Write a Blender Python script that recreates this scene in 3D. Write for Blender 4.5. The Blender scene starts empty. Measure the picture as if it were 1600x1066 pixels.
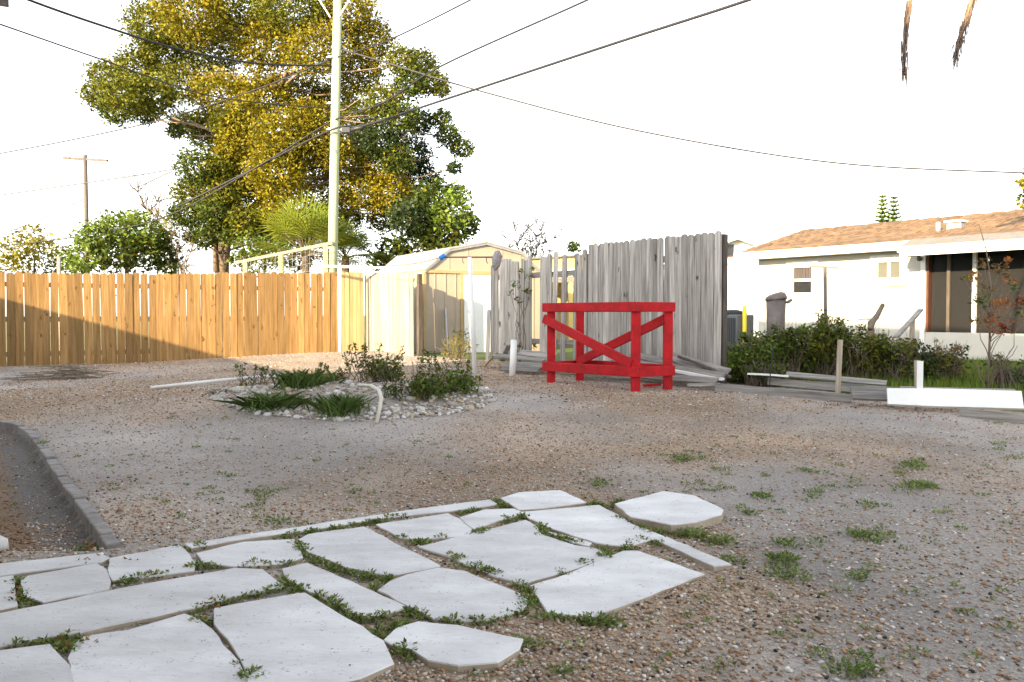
import bpy, math, random
import numpy as np
from mathutils import Vector, Matrix
R = math.radians
random.seed(7); rng = np.random.default_rng(7)
S = bpy.context.scene
C = S.collection
# ------------------------------------------------------------------ camera
F = 1280.0; HOR = 492.0; CAMH = 1.1
PITCH = math.atan((533 - HOR) / F)
cam_d = bpy.data.cameras.new('camera'); cam = bpy.data.objects.new('camera', cam_d); C.objects.link(cam)
cam.location = (0, 0, CAMH); cam.rotation_euler = (math.pi / 2 - PITCH, 0, 0)
cam_d.sensor_width = 36; cam_d.lens = 36 * F / 1600; cam_d.clip_end = 2000; cam_d.clip_start = 0.05
S.camera = cam
# ------------------------------------------------------------------ sky and sun
SUN_EL = R(15.5); SX, SY = 0.588, 0.809            # the light travels towards (SX, SY) and down
w = bpy.data.worlds.new('World'); S.world = w; w.use_nodes = True
nt = w.node_tree; bg = nt.nodes['Background']
sk = nt.nodes.new('ShaderNodeTexSky'); sk.sky_type = 'NISHITA'; sk.sun_disc = False
sk.sun_elevation = SUN_EL; sk.sun_rotation = math.atan2(-SX, -SY)
sk.air_density = 1.0; sk.dust_density = 1.0; sk.ozone_density = 1.0
hs = nt.nodes.new('ShaderNodeHueSaturation'); hs.inputs['Saturation'].default_value = 0.22
nt.links.new(sk.outputs[0], hs.inputs['Color']); nt.links.new(hs.outputs[0], bg.inputs[0])
bg.inputs[1].default_value = 0.115
sl = bpy.data.lights.new('sun', 'SUN'); sl.energy = 3.1; sl.angle = R(0.5); sl.color = (1.0, 0.78, 0.47)
so = bpy.data.objects.new('sun', sl); C.objects.link(so)
so.rotation_euler = Vector((SX * math.cos(SUN_EL), SY * math.cos(SUN_EL), -math.sin(SUN_EL))).to_track_quat('-Z', 'Y').to_euler()
so.location = (-20, -30, 20)
S.view_settings.view_transform = 'Standard'; S.view_settings.look = 'None'
S.view_settings.exposure = 2.46; S.view_settings.gamma = 1.0

# ------------------------------------------------------------------ geometry of the place
def sm(a, b, x):
    t = min(1, max(0, (x - a) / (b - a))); return t * t * (3 - 2 * t)
def base_h(x, y):
    return 0.2 * sm(4.5, 11, y) + 0.05 * sm(11, 18, y) - .15 * sm(3, 9, -x) * sm(7, 13, y)
def ray(px, py):
    x = (px - 800) / F; up = (533 - py) / F
    return Vector((x, math.cos(PITCH) + math.sin(PITCH) * up, math.cos(PITCH) * up - math.sin(PITCH)))
def at(px, py, Y):
    d = ray(px, py); t = Y / d.y
    return Vector((d.x * t, Y, CAMH + d.z * t))
def gnd(px, py, dz=0.0):
    d = ray(px, py); z = dz
    for _ in range(30):
        t = (z - CAMH) / d.z; z = base_h(d.x * t, d.y * t) + dz
    return Vector((d.x * t, d.y * t, z))
def flat(px, py, z):
    d = ray(px, py); t = (z - CAMH) / d.z
    return Vector((d.x * t, d.y * t, z))
def kpx(o, d, px):            # distance along a plan line at which it crosses a bearing
    b = (px - 800) / F
    return (b * o[1] - o[0]) / (d[0] - b * d[1])

# ------------------------------------------------------------------ materials
MAT = {}
def mat(name, c1, c2=None, scale=(6, 6, 6), rough=0.85, bump=0.0, bscale=40, rnd=0.0, spots=None, spot_scale=5, spot_w=0.12, metal=0.0, attr=False, detail=6):
    m = bpy.data.materials.new(name); m.use_nodes = True; MAT[name] = m
    n = m.node_tree.nodes; l = m.node_tree.links; b = n['Principled BSDF']
    b.inputs['Roughness'].default_value = rough; b.inputs['Metallic'].default_value = metal
    b.inputs['Specular IOR Level'].default_value = 0.3
    tc = n.new('ShaderNodeTexCoord'); oi = n.new('ShaderNodeObjectInfo')
    mul = n.new('ShaderNodeMath'); mul.operation = 'MULTIPLY'; mul.inputs[1].default_value = 37.0
    l.new(oi.outputs['Random'], mul.inputs[0])
    add = n.new('ShaderNodeVectorMath'); add.operation = 'ADD'
    l.new(tc.outputs['Object'], add.inputs[0]); l.new(mul.outputs[0], add.inputs[1])
    mp = n.new('ShaderNodeMapping'); mp.inputs['Scale'].default_value = scale
    l.new(add.outputs[0], mp.inputs['Vector'])
    no = n.new('ShaderNodeTexNoise'); no.inputs['Scale'].default_value = 1.0; no.inputs['Detail'].default_value = detail
    no.inputs['Roughness'].default_value = 0.65
    l.new(mp.outputs[0], no.inputs['Vector'])
    rp = n.new('ShaderNodeMapRange'); rp.inputs[1].default_value = 0.32; rp.inputs[2].default_value = 0.68
    l.new(no.outputs['Fac'], rp.inputs[0])
    mx = n.new('ShaderNodeMix'); mx.data_type = 'RGBA'
    if attr:
        va = n.new('ShaderNodeVertexColor'); va.layer_name = 'col'
        hv0 = n.new('ShaderNodeMix'); hv0.data_type = 'RGBA'; hv0.blend_type = 'MULTIPLY'; hv0.inputs[0].default_value = 1.0
        l.new(va.outputs[0], hv0.inputs[6]); mx.inputs[6].default_value = (*c1, 1); mx.inputs[7].default_value = (*(c2 or c1), 1)
        l.new(rp.outputs[0], mx.inputs[0]); l.new(mx.outputs[2], hv0.inputs[7]); out = hv0.outputs[2]
    else:
        mx.inputs[6].default_value = (*c1, 1); mx.inputs[7].default_value = (*(c2 or c1), 1)
        l.new(rp.outputs[0], mx.inputs[0]); out = mx.outputs[2]
    if spots:
        vo = n.new('ShaderNodeTexVoronoi'); vo.inputs['Scale'].default_value = spot_scale
        mp2 = n.new('ShaderNodeMapping'); mp2.inputs['Scale'].default_value = (1, 1, 0.55) if scale[2] < scale[0] else (1, 1, 1)
        l.new(add.outputs[0], mp2.inputs['Vector'])
        nz = n.new('ShaderNodeTexNoise'); nz.inputs['Scale'].default_value = spot_scale * 3
        l.new(mp2.outputs[0], nz.inputs['Vector'])
        av = n.new('ShaderNodeMixRGB'); av.inputs[0].default_value = 0.12
        l.new(mp2.outputs[0], av.inputs[1]); l.new(nz.outputs['Color'], av.inputs[2]); l.new(av.outputs[0], vo.inputs['Vector'])
        mr = n.new('ShaderNodeMapRange'); mr.inputs[1].default_value = spot_w; mr.inputs[2].default_value = spot_w * 0.4
        l.new(vo.outputs['Distance'], mr.inputs[0])
        m2 = n.new('ShaderNodeMix'); m2.data_type = 'RGBA'; l.new(mr.outputs[0], m2.inputs[0])
        l.new(out, m2.inputs[6]); m2.inputs[7].default_value = (*spots, 1); out = m2.outputs[2]
    if rnd:
        hv = n.new('ShaderNodeHueSaturation'); ma = n.new('ShaderNodeMapRange')
        ma.inputs[3].default_value = 1 - rnd; ma.inputs[4].default_value = 1 + rnd
        l.new(oi.outputs['Random'], ma.inputs[0]); l.new(ma.outputs[0], hv.inputs['Value']); l.new(out, hv.inputs['Color']); out = hv.outputs[0]
    l.new(out, b.inputs['Base Color'])
    if bump:
        nb = n.new('ShaderNodeTexNoise'); nb.inputs['Scale'].default_value = 1; nb.inputs['Detail'].default_value = 5
        mb = n.new('ShaderNodeMapping'); k = bscale / max(scale); mb.inputs['Scale'].default_value = tuple(s * k for s in scale)
        l.new(add.outputs[0], mb.inputs['Vector']); l.new(mb.outputs[0], nb.inputs['Vector'])
        bp = n.new('ShaderNodeBump'); bp.inputs['Strength'].default_value = bump; bp.inputs['Distance'].default_value = 0.01
        l.new(nb.outputs['Fac'], bp.inputs['Height']); l.new(bp.outputs[0], b.inputs['Normal'])
    return m
def leafmat(name, trans=0.3, rough=0.55):
    m = bpy.data.materials.new(name); m.use_nodes = True; MAT[name] = m
    n = m.node_tree.nodes; l = m.node_tree.links; b = n['Principled BSDF']; o = n['Material Output']
    b.inputs['Roughness'].default_value = rough; b.inputs['Specular IOR Level'].default_value = 0.25
    va = n.new('ShaderNodeVertexColor'); va.layer_name = 'col'
    l.new(va.outputs[0], b.inputs['Base Color'])
    t = n.new('ShaderNodeBsdfTranslucent'); l.new(va.outputs[0], t.inputs[0])
    mx = n.new('ShaderNodeMixShader'); mx.inputs[0].default_value = trans
    l.new(b.outputs[0], mx.inputs[1]); l.new(t.outputs[0], mx.inputs[2]); l.new(mx.outputs[0], o.inputs[0])
    return m
mat('cedar', (.175, .096, .032), (.335, .205, .082), (26, 26, 1.3), .85, .4, 60, .3, (.13, .05, .014), 6.5, .17)
mat('fresh_pine', (.34, .255, .125), (.43, .335, .18), (26, 26, 1.6), .8, .2, 60, .1, (.45, .28, .1), 5, .07)
mat('bleached', (.24, .205, .15), (.38, .335, .27), (26, 26, 1.6), .85, .3, 60, .2, (.25, .16, .09), 4, .07)
mat('greywood', (.15, .138, .122), (.47, .445, .41), (30, 30, 1.3), .92, .8, 70, .34, (.055, .048, .04), 5, .16)
mat('greyboard', (.13, .12, .11), (.34, .32, .295), (1.5, 34, 34), .9, .5, 70, .28)
mat('darkwood', (.055, .045, .038), (.12, .10, .085), (20, 20, 3), .9, .3, 50, .1)
mat('postwood', (.27, .22, .17), (.42, .36, .29), (30, 30, 2), .9, .4, 60, .1)
mat('red', (.27, .001, .004), (.52, .004, .010), (6, 6, 6), .6, .6, 60, .08, (.62, .14, .14), 28, .13)
mat('white', (.78, .78, .76), (.70, .70, .68), (4, 4, 4), .5, .05, 40)
mat('pvc', (.80, .80, .79), (.70, .70, .68), (3, 3, 3), .35)
mat('hose', (.50, .47, .40), (.62, .58, .50), (10, 10, 10), .5)
mat('marble', (.70, .70, .71), (.47, .46, .465), (2.2, 4.5, 3), .65, .3, 50, .11, (.20, .185, .18), 20, .19, detail=10)
mat('marble_edge', (.42, .36, .28), (.30, .24, .18), (9, 9, 9), .85, .4, 40)
mat('concrete', (.18, .165, .16), (.29, .27, .26), (14, 14, 14), .9, .4, 70, .12)
mat('polewood', (.26, .31, .20), (.36, .40, .27), (18, 18, .8), .85, .3, 40)
mat('farpole', (.08, .07, .065), (.13, .115, .10), (10, 10, 1), .9)
mat('cable', (.02, .02, .022), None, rough=.6)
mat('cable_thin', (.08, .078, .08), None, rough=.6)
mat('cable_grey', (.05, .048, .05), None, rough=.6)
mat('blackplastic', (.018, .019, .022), (.03, .03, .034), rough=.45)
mat('shedwall', (.36, .295, .225), (.40, .33, .255), (3, 3, 3), .55, .05, 30)
mat('shedtrim', (.36, .25, .12), (.42, .30, .16), (5, 5, 5), .6)
mat('shedroof', (.38, .35, .31), (.30, .275, .24), (4, 4, 4), .6, .05, 30)
mat('shinglebrown', (.115, .072, .042), (.235, .152, .09), (7, 7, 7), .95, .5, 60, .22)
mat('housewall', (.45, .435, .39), (.50, .485, .44), (2, 2, 2), .8, .05, 60, .03)
mat('yellowpaint', (.66, .50, .17), (.72, .56, .22), (3, 3, 3), .7, .1, 40)
mat('glass', (.012, .013, .016), (.02, .022, .025), (3, 3, 3), .08)
mat('curtain', (.10, .085, .085), (.035, .03, .035), (60, 60, 1), .9)
mat('blind', (.12, .122, .10), (.10, .10, .085), (2, 2, 60), .7)
mat('darkroom', (.10, .095, .09), (.14, .13, .12), (3, 3, 3), .9)
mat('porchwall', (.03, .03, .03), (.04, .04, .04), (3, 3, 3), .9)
mat('rust', (.07, .025, .017), (.11, .045, .028), (12, 12, 12), .8)
mat('metal', (.42, .42, .43), (.32, .32, .33), (8, 8, 8), .45, metal=.6)
mat('galv', (.15, .135, .12), (.10, .09, .08), (14, 14, 3), .6, metal=.2)
mat('acmetal', (.09, .10, .11), (.13, .135, .14), (5, 5, 5), .5)
mat('binplastic', (.09, .075, .07), (.15, .125, .12), (5, 5, 5), .55, .1, 30)
mat('yellow', (.75, .60, .04), (.70, .55, .04), rough=.5)
mat('blueclamp', (.03, .25, .75), None, rough=.5)
mat('cloth', (.33, .31, .30), (.22, .20, .20), (30, 30, 30), .95, .8, 60)
mat('bark', (.11, .08, .055), (.22, .165, .115), (12, 12, 3), .95, .8, 30)
mat('twig', (.13, .10, .075), (.20, .16, .12), (12, 12, 12), .9)
mat('deadpalm', (.30, .185, .10), (.22, .15, .11), (14, 14, 3), .9)
mat('stone', (1, 1, 1), (.78, .76, .74), (14, 14, 14), .9, .5, 60, attr=True)
mat('soil', (1.12, 1.1, 1.08), (.56, .55, .54), (60, 60, 60), .95, 1.0, 130, attr=True, detail=9)
mat('stucco', (.55, .52, .46), (.60, .57, .50), (3, 3, 3), .9, .1, 60)
mat('roofgrey', (.16, .15, .14), (.22, .21, .20), (8, 8, 8), .95, .3, 60)
leafmat('leaf'); leafmat('grass', .25)
def screen_mat():
    m = bpy.data.materials.new('insect_screen'); m.use_nodes = True; MAT['insect_screen'] = m
    n = m.node_tree.nodes; l = m.node_tree.links; b = n['Principled BSDF']
    b.inputs['Base Color'].default_value = (.012, .012, .013, 1); b.inputs['Roughness'].default_value = .8
    t = n.new('ShaderNodeBsdfTransparent'); x = n.new('ShaderNodeMixShader'); x.inputs[0].default_value = .55
    l.new(t.outputs[0], x.inputs[1]); l.new(b.outputs[0], x.inputs[2]); l.new(x.outputs[0], n['Material Output'].inputs[0])
screen_mat()

# ------------------------------------------------------------------ mesh helpers
class MB:
    def __init__(s): s.v = []; s.f = []
    def add(s, vs, fs):
        o = len(s.v); s.v += [tuple(v) for v in vs]; s.f += [tuple(i + o for i in f) for f in fs]; return s
    def box(s, x0, x1, y0, y1, z0, z1):
        return s.add([(x0, y0, z0), (x1, y0, z0), (x1, y1, z0), (x0, y1, z0), (x0, y0, z1), (x1, y0, z1), (x1, y1, z1), (x0, y1, z1)],
                     [(3, 2, 1, 0), (4, 5, 6, 7), (0, 1, 5, 4), (1, 2, 6, 5), (2, 3, 7, 6), (3, 0, 4, 7)])
    def bar(s, p, q, wd, th, up=(0, 0, 1)):       # a squared timber from p to q
        p = Vector(p); q = Vector(q); d = (q - p).normalized(); upv = Vector(up)
        if abs(d.dot(upv)) > .98: upv = Vector((0, 1, 0))
        a = d.cross(upv).normalized() * wd / 2; b = a.cross(d).normalized() * th / 2
        vs = [p - a - b, p + a - b, p + a + b, p - a + b, q - a - b, q + a - b, q + a + b, q - a + b]
        return s.add(vs, [(3, 2, 1, 0), (4, 5, 6, 7), (0, 1, 5, 4), (1, 2, 6, 5), (2, 3, 7, 6), (3, 0, 4, 7)])
    def tube(s, pts, rad, n=8, cap=True):
        pts = [Vector(p) for p in pts]
        if not hasattr(rad, '__len__'): rad = [rad] * len(pts)
        rings = []; ref = None
        for i, p in enumerate(pts):
            d = (pts[min(i + 1, len(pts) - 1)] - pts[max(i - 1, 0)]).normalized()
            if ref is None: ref = Vector((1, 0, 0)) if abs(d.x) < .8 else Vector((0, 1, 0))
            a = (ref - d * ref.dot(d)).normalized(); ref = a; b = d.cross(a)
            rings.append([p + (a * math.cos(2 * math.pi * k / n) + b * math.sin(2 * math.pi * k / n)) * rad[i] for k in range(n)])
        vs = [v for r in rings for v in r]; fs = []
        for i in range(len(pts) - 1):
            for k in range(n):
                k2 = (k + 1) % n; fs.append((i * n + k, i * n + k2, (i + 1) * n + k2, (i + 1) * n + k))
        if cap: fs.append(tuple(range(n - 1, -1, -1))); fs.append(tuple((len(pts) - 1) * n + k for k in range(n)))
        return s.add(vs, fs)
    def prism(s, poly, y0, y1):                     # polygon in x,z pushed along y
        n = len(poly); vs = [(x, y0, z) for x, z in poly] + [(x, y1, z) for x, z in poly]
        fs = [tuple(range(n)), tuple(range(2 * n - 1, n - 1, -1))]
        for i in range(n):
            j = (i + 1) % n; fs.append((j, i, i + n, j + n))
        return s.add(vs, fs)
    def slab(s, poly, z0, z1):                      # polygon in x,y pushed along z
        n = len(poly); vs = [(x, y, z0) for x, y in poly] + [(x, y, z1) for x, y in poly]
        fs = [tuple(range(n - 1, -1, -1)), tuple(range(n, 2 * n))]
        for i in range(n):
            j = (i + 1) % n; fs.append((i, j, j + n, i + n))
        return s.add(vs, fs)
    def mesh(s, name, m, smooth=False):
        me = bpy.data.meshes.new(name); me.from_pydata(s.v, [], s.f); me.update()
        me.materials.append(MAT[m])
        if smooth:
            for p in me.polygons: p.use_smooth = True
        return me
    def build(s, name, m, parent=None, smooth=False, bevel=0.0):
        o = bpy.data.objects.new(name, s.mesh(name, m, smooth)); C.objects.link(o); o.parent = parent
        if bevel:
            b = o.modifiers.new('bevel', 'BEVEL'); b.width = bevel; b.segments = 2; b.limit_method = 'ANGLE'
        return o
def inst(name, me, parent=None, loc=(0, 0, 0), rot=(0, 0, 0), sc=(1, 1, 1)):
    o = bpy.data.objects.new(name, me); C.objects.link(o); o.parent = parent
    o.location = loc; o.rotation_euler = rot; o.scale = sc; return o
def tag(o, label, cat=None, group=None, kind=None):
    if label: o['label'] = label
    if cat: o['category'] = cat
    if group: o['group'] = group
    if kind: o['kind'] = kind
    return o
def empty(name, loc=(0, 0, 0), rz=0.0):
    o = bpy.data.objects.new(name, None); C.objects.link(o); o.location = loc; o.rotation_euler = (0, 0, rz); return o
def colmesh(name, V, Fq, colors, m, smooth=False):      # numpy arrays: V (n,3), Fq (m,k), colors (n,3)
    me = bpy.data.meshes.new(name); k = Fq.shape[1]
    me.vertices.add(len(V)); me.vertices.foreach_set('co', V.astype(np.float32).ravel())
    me.loops.add(Fq.size); me.loops.foreach_set('vertex_index', Fq.astype(np.int32).ravel())
    me.polygons.add(len(Fq)); me.polygons.foreach_set('loop_start', np.arange(0, Fq.size, k, dtype=np.int32))
    if smooth: me.polygons.foreach_set('use_smooth', np.ones(len(Fq), dtype=bool))
    me.update(calc_edges=True)
    a = me.color_attributes.new('col', 'FLOAT_COLOR', 'POINT')
    a.data.foreach_set('color', np.c_[colors, np.ones(len(V))].astype(np.float32).ravel())
    me.materials.append(MAT[m]); return me
def add_mesh(name, me, parent=None):
    o = bpy.data.objects.new(name, me); C.objects.link(o); o.parent = parent; return o
def rand_unit(n):
    v = rng.normal(size=(n, 3)); return v / np.linalg.norm(v, axis=1)[:, None]
def leaves(clumps, per, size, pal, name, parent=None, m='leaf', shell=.55, up=.25, aspect=.55, squash=.8):
    # clumps: (x, y, z, r, palette index); leaf-shaped faces spread through each clump
    P = []; CO = []
    pal = [np.array(p) for p in pal]
    for (x, y, z, r, ci) in clumps:
        n = max(6, int(per * r * r))
        d = rand_unit(n); rad = r * (shell + (1 - shell) * rng.random(n) ** .7) * (.75 + .5 * rng.random(n))
        p = d * rad[:, None]; p[:, 2] *= squash
        P.append(p + np.array([x, y, z]))
        own = np.full(n, ci)
        if ci < 3: own = np.where(rng.random(n) < .16, rng.integers(0, 3, n), own)
        c = np.array(pal)[own] * (.65 + .7 * rng.random((n, 1))) * (.9 + .2 * rng.random((n, 3)))
        CO.append(c)
    P = np.vstack(P); CO = np.vstack(CO); n = len(P)
    a = rand_unit(n); a[:, 2] = a[:, 2] * .7 - .15; a /= np.linalg.norm(a, axis=1)[:, None]
    nn = rand_unit(n); nn[:, 2] = np.abs(nn[:, 2]) + up
    b = np.cross(a, nn); b /= np.linalg.norm(b, axis=1)[:, None] + 1e-6
    s = size * (.6 + .8 * rng.random(n))[:, None]
    nrm = np.cross(a, b)
    V = np.stack([P - a * s * .5, P + b * s * aspect * .5 + nrm * s * .08, P + a * s * .5, P - b * s * aspect * .5 + nrm * s * .08], 1).reshape(-1, 3)
    me = colmesh(name, V, np.arange(4 * n).reshape(n, 4), np.repeat(CO, 4, 0), m)
    return add_mesh(name, me, parent)
def limb(mb, a, b, r0, r1, wob=.12, n=6, seg=5):
    a = Vector(a); b = Vector(b); L = (b - a).length; pts = []; rr = []
    for i in range(seg + 1):
        t = i / seg; p = a.lerp(b, t) + Vector((random.uniform(-1, 1), random.uniform(-1, 1), random.uniform(-.5, 1))) * wob * L * math.sin(math.pi * t) * .6
        pts.append(p); rr.append(r0 + (r1 - r0) * t)
    mb.tube(pts, rr, n); return pts

# ------------------------------------------------------------------ noise for ground patches
_g = rng.random((64, 64))
def vnoise(x, y, s):
    x = np.asarray(x) * s + 500; y = np.asarray(y) * s + 500
    xi = np.floor(x).astype(int); yi = np.floor(y).astype(int); fx = x - xi; fy = y - yi
    fx = fx * fx * (3 - 2 * fx); fy = fy * fy * (3 - 2 * fy)
    g = lambda i, j: _g[i % 64, j % 64]
    return (g(xi, yi) * (1 - fx) + g(xi + 1, yi) * fx) * (1 - fy) + (g(xi, yi + 1) * (1 - fx) + g(xi + 1, yi + 1) * fx) * fy
def fbm(x, y, s): return vnoise(x, y, s) * .5 + vnoise(x, y, s * 2.1) * .3 + vnoise(x, y, s * 4.3) * .2

# lot lines in plan
U = Vector((.863, .506, 0)); V2 = Vector((.608, -.793, 0)); N2 = Vector((.793, .608, 0))   # back fence, side fence, towards the neighbour
CORNER = Vector((-3.3, 18.7, 0))
def side(k, off=0.0, z=0.0): p = CORNER + V2 * k + N2 * off; p.z = z; return p
def side_dist(x, y): return (x - CORNER.x) * N2.x + (y - CORNER.y) * N2.y     # >0 beyond the side boundary
BED = [(-.2, 660), (22, 663), (41, 672), (56, 686), (71, 706), (83, 725), (102, 755), (122, 779), (141, 806), (161, 833), (178, 856)]
BEDW = [gnd(px, py) for px, py in BED]
MOUND = gnd(560, 632)
def in_bed(x, y):
    # left of the edging path
    for i in range(len(BEDW) - 1):
        a, b = BEDW[i], BEDW[i + 1]
        if b.y <= y <= a.y:
            t = (y - a.y) / (b.y - a.y + 1e-9); xe = a.x + (b.x - a.x) * t
            return xe - x
    return -1
def tz(x, y):
    h = base_h(x, y)
    d = in_bed(x, y)
    if d > 0: h -= .075 * min(1, d / .05)
    # spoil heap
    ex = (x - MOUND.x) / 1.75; ey = (y - MOUND.y - .35) / .95
    r = ex * ex + ey * ey
    if r < 4: h += .17 * math.exp(-r * 1.4)
    # low bank of gravel along the back fence
    fd = abs((x - CORNER.x) * U.y - (y - CORNER.y) * U.x)
    if x < CORNER.x + 1 and y > 8: h += .05 * math.exp(-(fd - .5) ** 2)
    return h + (vnoise(x, y, 1.3) - .5) * .03 * sm(5.6, 7.5, y) + (vnoise(x, y, .45) - .5) * .05 * sm(7, 10, y)
def tzn(x, y): return np.array([tz(a, b) for a, b in zip(x, y)])
def gravel_mask(x, y):      # 0 sand, 1 gravel
    y = np.asarray(y); x = np.asarray(x)
    m = fbm(x, y * .8, .55) * 2.6 - 1.0
    m = m + .30 * np.clip((y - 5.5) / 3, 0, 1) + .25 * np.clip((x - 1.5) / 2, 0, 1) * (y < 4.2)
    return np.clip(m, 0, 1)

def ground():
    xs = np.unique(np.r_[np.linspace(-300, -16, 14), np.linspace(-16, -6, 50), np.linspace(-6, 7, 190), np.linspace(7, 14, 40), np.linspace(14, 300, 14)])
    ys = np.unique(np.r_[np.linspace(-60, 1.5, 14), np.linspace(1.5, 10, 150), np.linspace(10, 22, 110), np.linspace(22, 40, 14), np.linspace(40, 900, 12)])
    X, Y = np.meshgrid(xs, ys); nx, ny = len(xs), len(ys)
    Z = tzn(X.ravel(), Y.ravel())
    V = np.c_[X.ravel(), Y.ravel(), Z]
    i = np.arange(nx * ny).reshape(ny, nx)
    Fq = np.stack([i[:-1, :-1], i[:-1, 1:], i[1:, 1:], i[1:, :-1]], -1).reshape(-1, 4)
    g = gravel_mask(V[:, 0], V[:, 1])[:, None]
    sand = np.array([.40, .37, .35]); grav = np.array([.42, .32, .235])
    col = sand * (1 - g) + grav * g
    p = fbm(V[:, 0] + 40, V[:, 1], .9)[:, None]
    col = col * (.5 + .95 * p)
    far = np.array([side_dist(a, b) for a, b in V[:, :2]]) > .25
    green = np.array([.10, .14, .035]) * (.7 + .6 * p)
    col = np.where(far[:, None], green, col)
    beyond = ((V[:, 0] - CORNER.x) * -U.y + (V[:, 1] - CORNER.y) * U.x > .3)
    col = np.where(beyond[:, None], np.array([.20, .19, .08]) * (.7 + .6 * p), col)
    bd = np.array([in_bed(a, b) for a, b in V[:, :2]])
    col = np.where((bd > 0)[:, None], np.array([.17, .155, .148]) * (.8 + .4 * p), col)
    col = np.where((bd > .34)[:, None], np.array([.23, .16, .11]) * (.6 + .8 * p), col)
    me = colmesh('ground', V, Fq, col, 'soil', True)
    o = add_mesh('ground', me); tag(o, 'sandy gravel yard running back to the fences', None, kind='structure')
ground()

# ------------------------------------------------------------------ pebbles
def pebbles(name, pts, sizes, cols, label, hi=False, kind='stuff', parent=None, sink=.25, flatn=.6):
    n = len(pts)
    if hi:
        t = (1 + 5 ** .5) / 2
        b = np.array([(-1, t, 0), (1, t, 0), (-1, -t, 0), (1, -t, 0), (0, -1, t), (0, 1, t), (0, -1, -t), (0, 1, -t), (t, 0, -1), (t, 0, 1), (-t, 0, -1), (-t, 0, 1)]) / 1.9
        f = np.array([(0, 11, 5), (0, 5, 1), (0, 1, 7), (0, 7, 10), (0, 10, 11), (1, 5, 9), (5, 11, 4), (11, 10, 2), (10, 7, 6), (7, 1, 8), (3, 9, 4), (3, 4, 2), (3, 2, 6), (3, 6, 8), (3, 8, 9), (4, 9, 5), (2, 4, 11), (6, 2, 10), (8, 6, 7), (9, 8, 1)])
    else:
        b = np.array([(1, 0, 0), (-1, 0, 0), (0, 1, 0), (0, -1, 0), (0, 0, 1), (0, 0, -1)], float)
        f = np.array([(0, 2, 4), (2, 1, 4), (1, 3, 4), (3, 0, 4), (2, 0, 5), (1, 2, 5), (3, 1, 5), (0, 3, 5)])
    nb = len(b)
    L = b[None] * (1 + .35 * (rng.random((n, nb, 1)) - .5)) * np.stack([.75 + .6 * rng.random(n), .6 + .4 * rng.random(n), flatn * (.6 + .6 * rng.random(n))], 1)[:, None, :]
    a = rng.random(n) * 6.283; ca, sa = np.cos(a)[:, None], np.sin(a)[:, None]
    tl = (rng.random(n) - .5)[:, None] * .7
    x = L[..., 0] * ca - L[..., 1] * sa; y = L[..., 0] * sa + L[..., 1] * ca; z = L[..., 2] + tl * x
    W = np.stack([x, y, z], -1) * (sizes / 2)[:, None, None] + pts[:, None, :]
    W[..., 2] += (sizes * (.5 - sink) * flatn)[:, None]
    Fq = (f[None] + (np.arange(n) * nb)[:, None, None]).reshape(-1, 3)
    me = colmesh(name, W.reshape(-1, 3), Fq, np.repeat(cols, nb, 0), 'stone', hi)
    o = add_mesh(name, me, parent)
    if kind: tag(o, label, None, kind=kind)
    return o
PCOL = np.array([(.44, .33, .24), (.38, .24, .15), (.52, .47, .42), (.31, .18, .10), (.64, .62, .60), (.05, .045, .04), (.46, .39, .32), (.28, .24, .21), (.54, .42, .31)])
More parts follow.
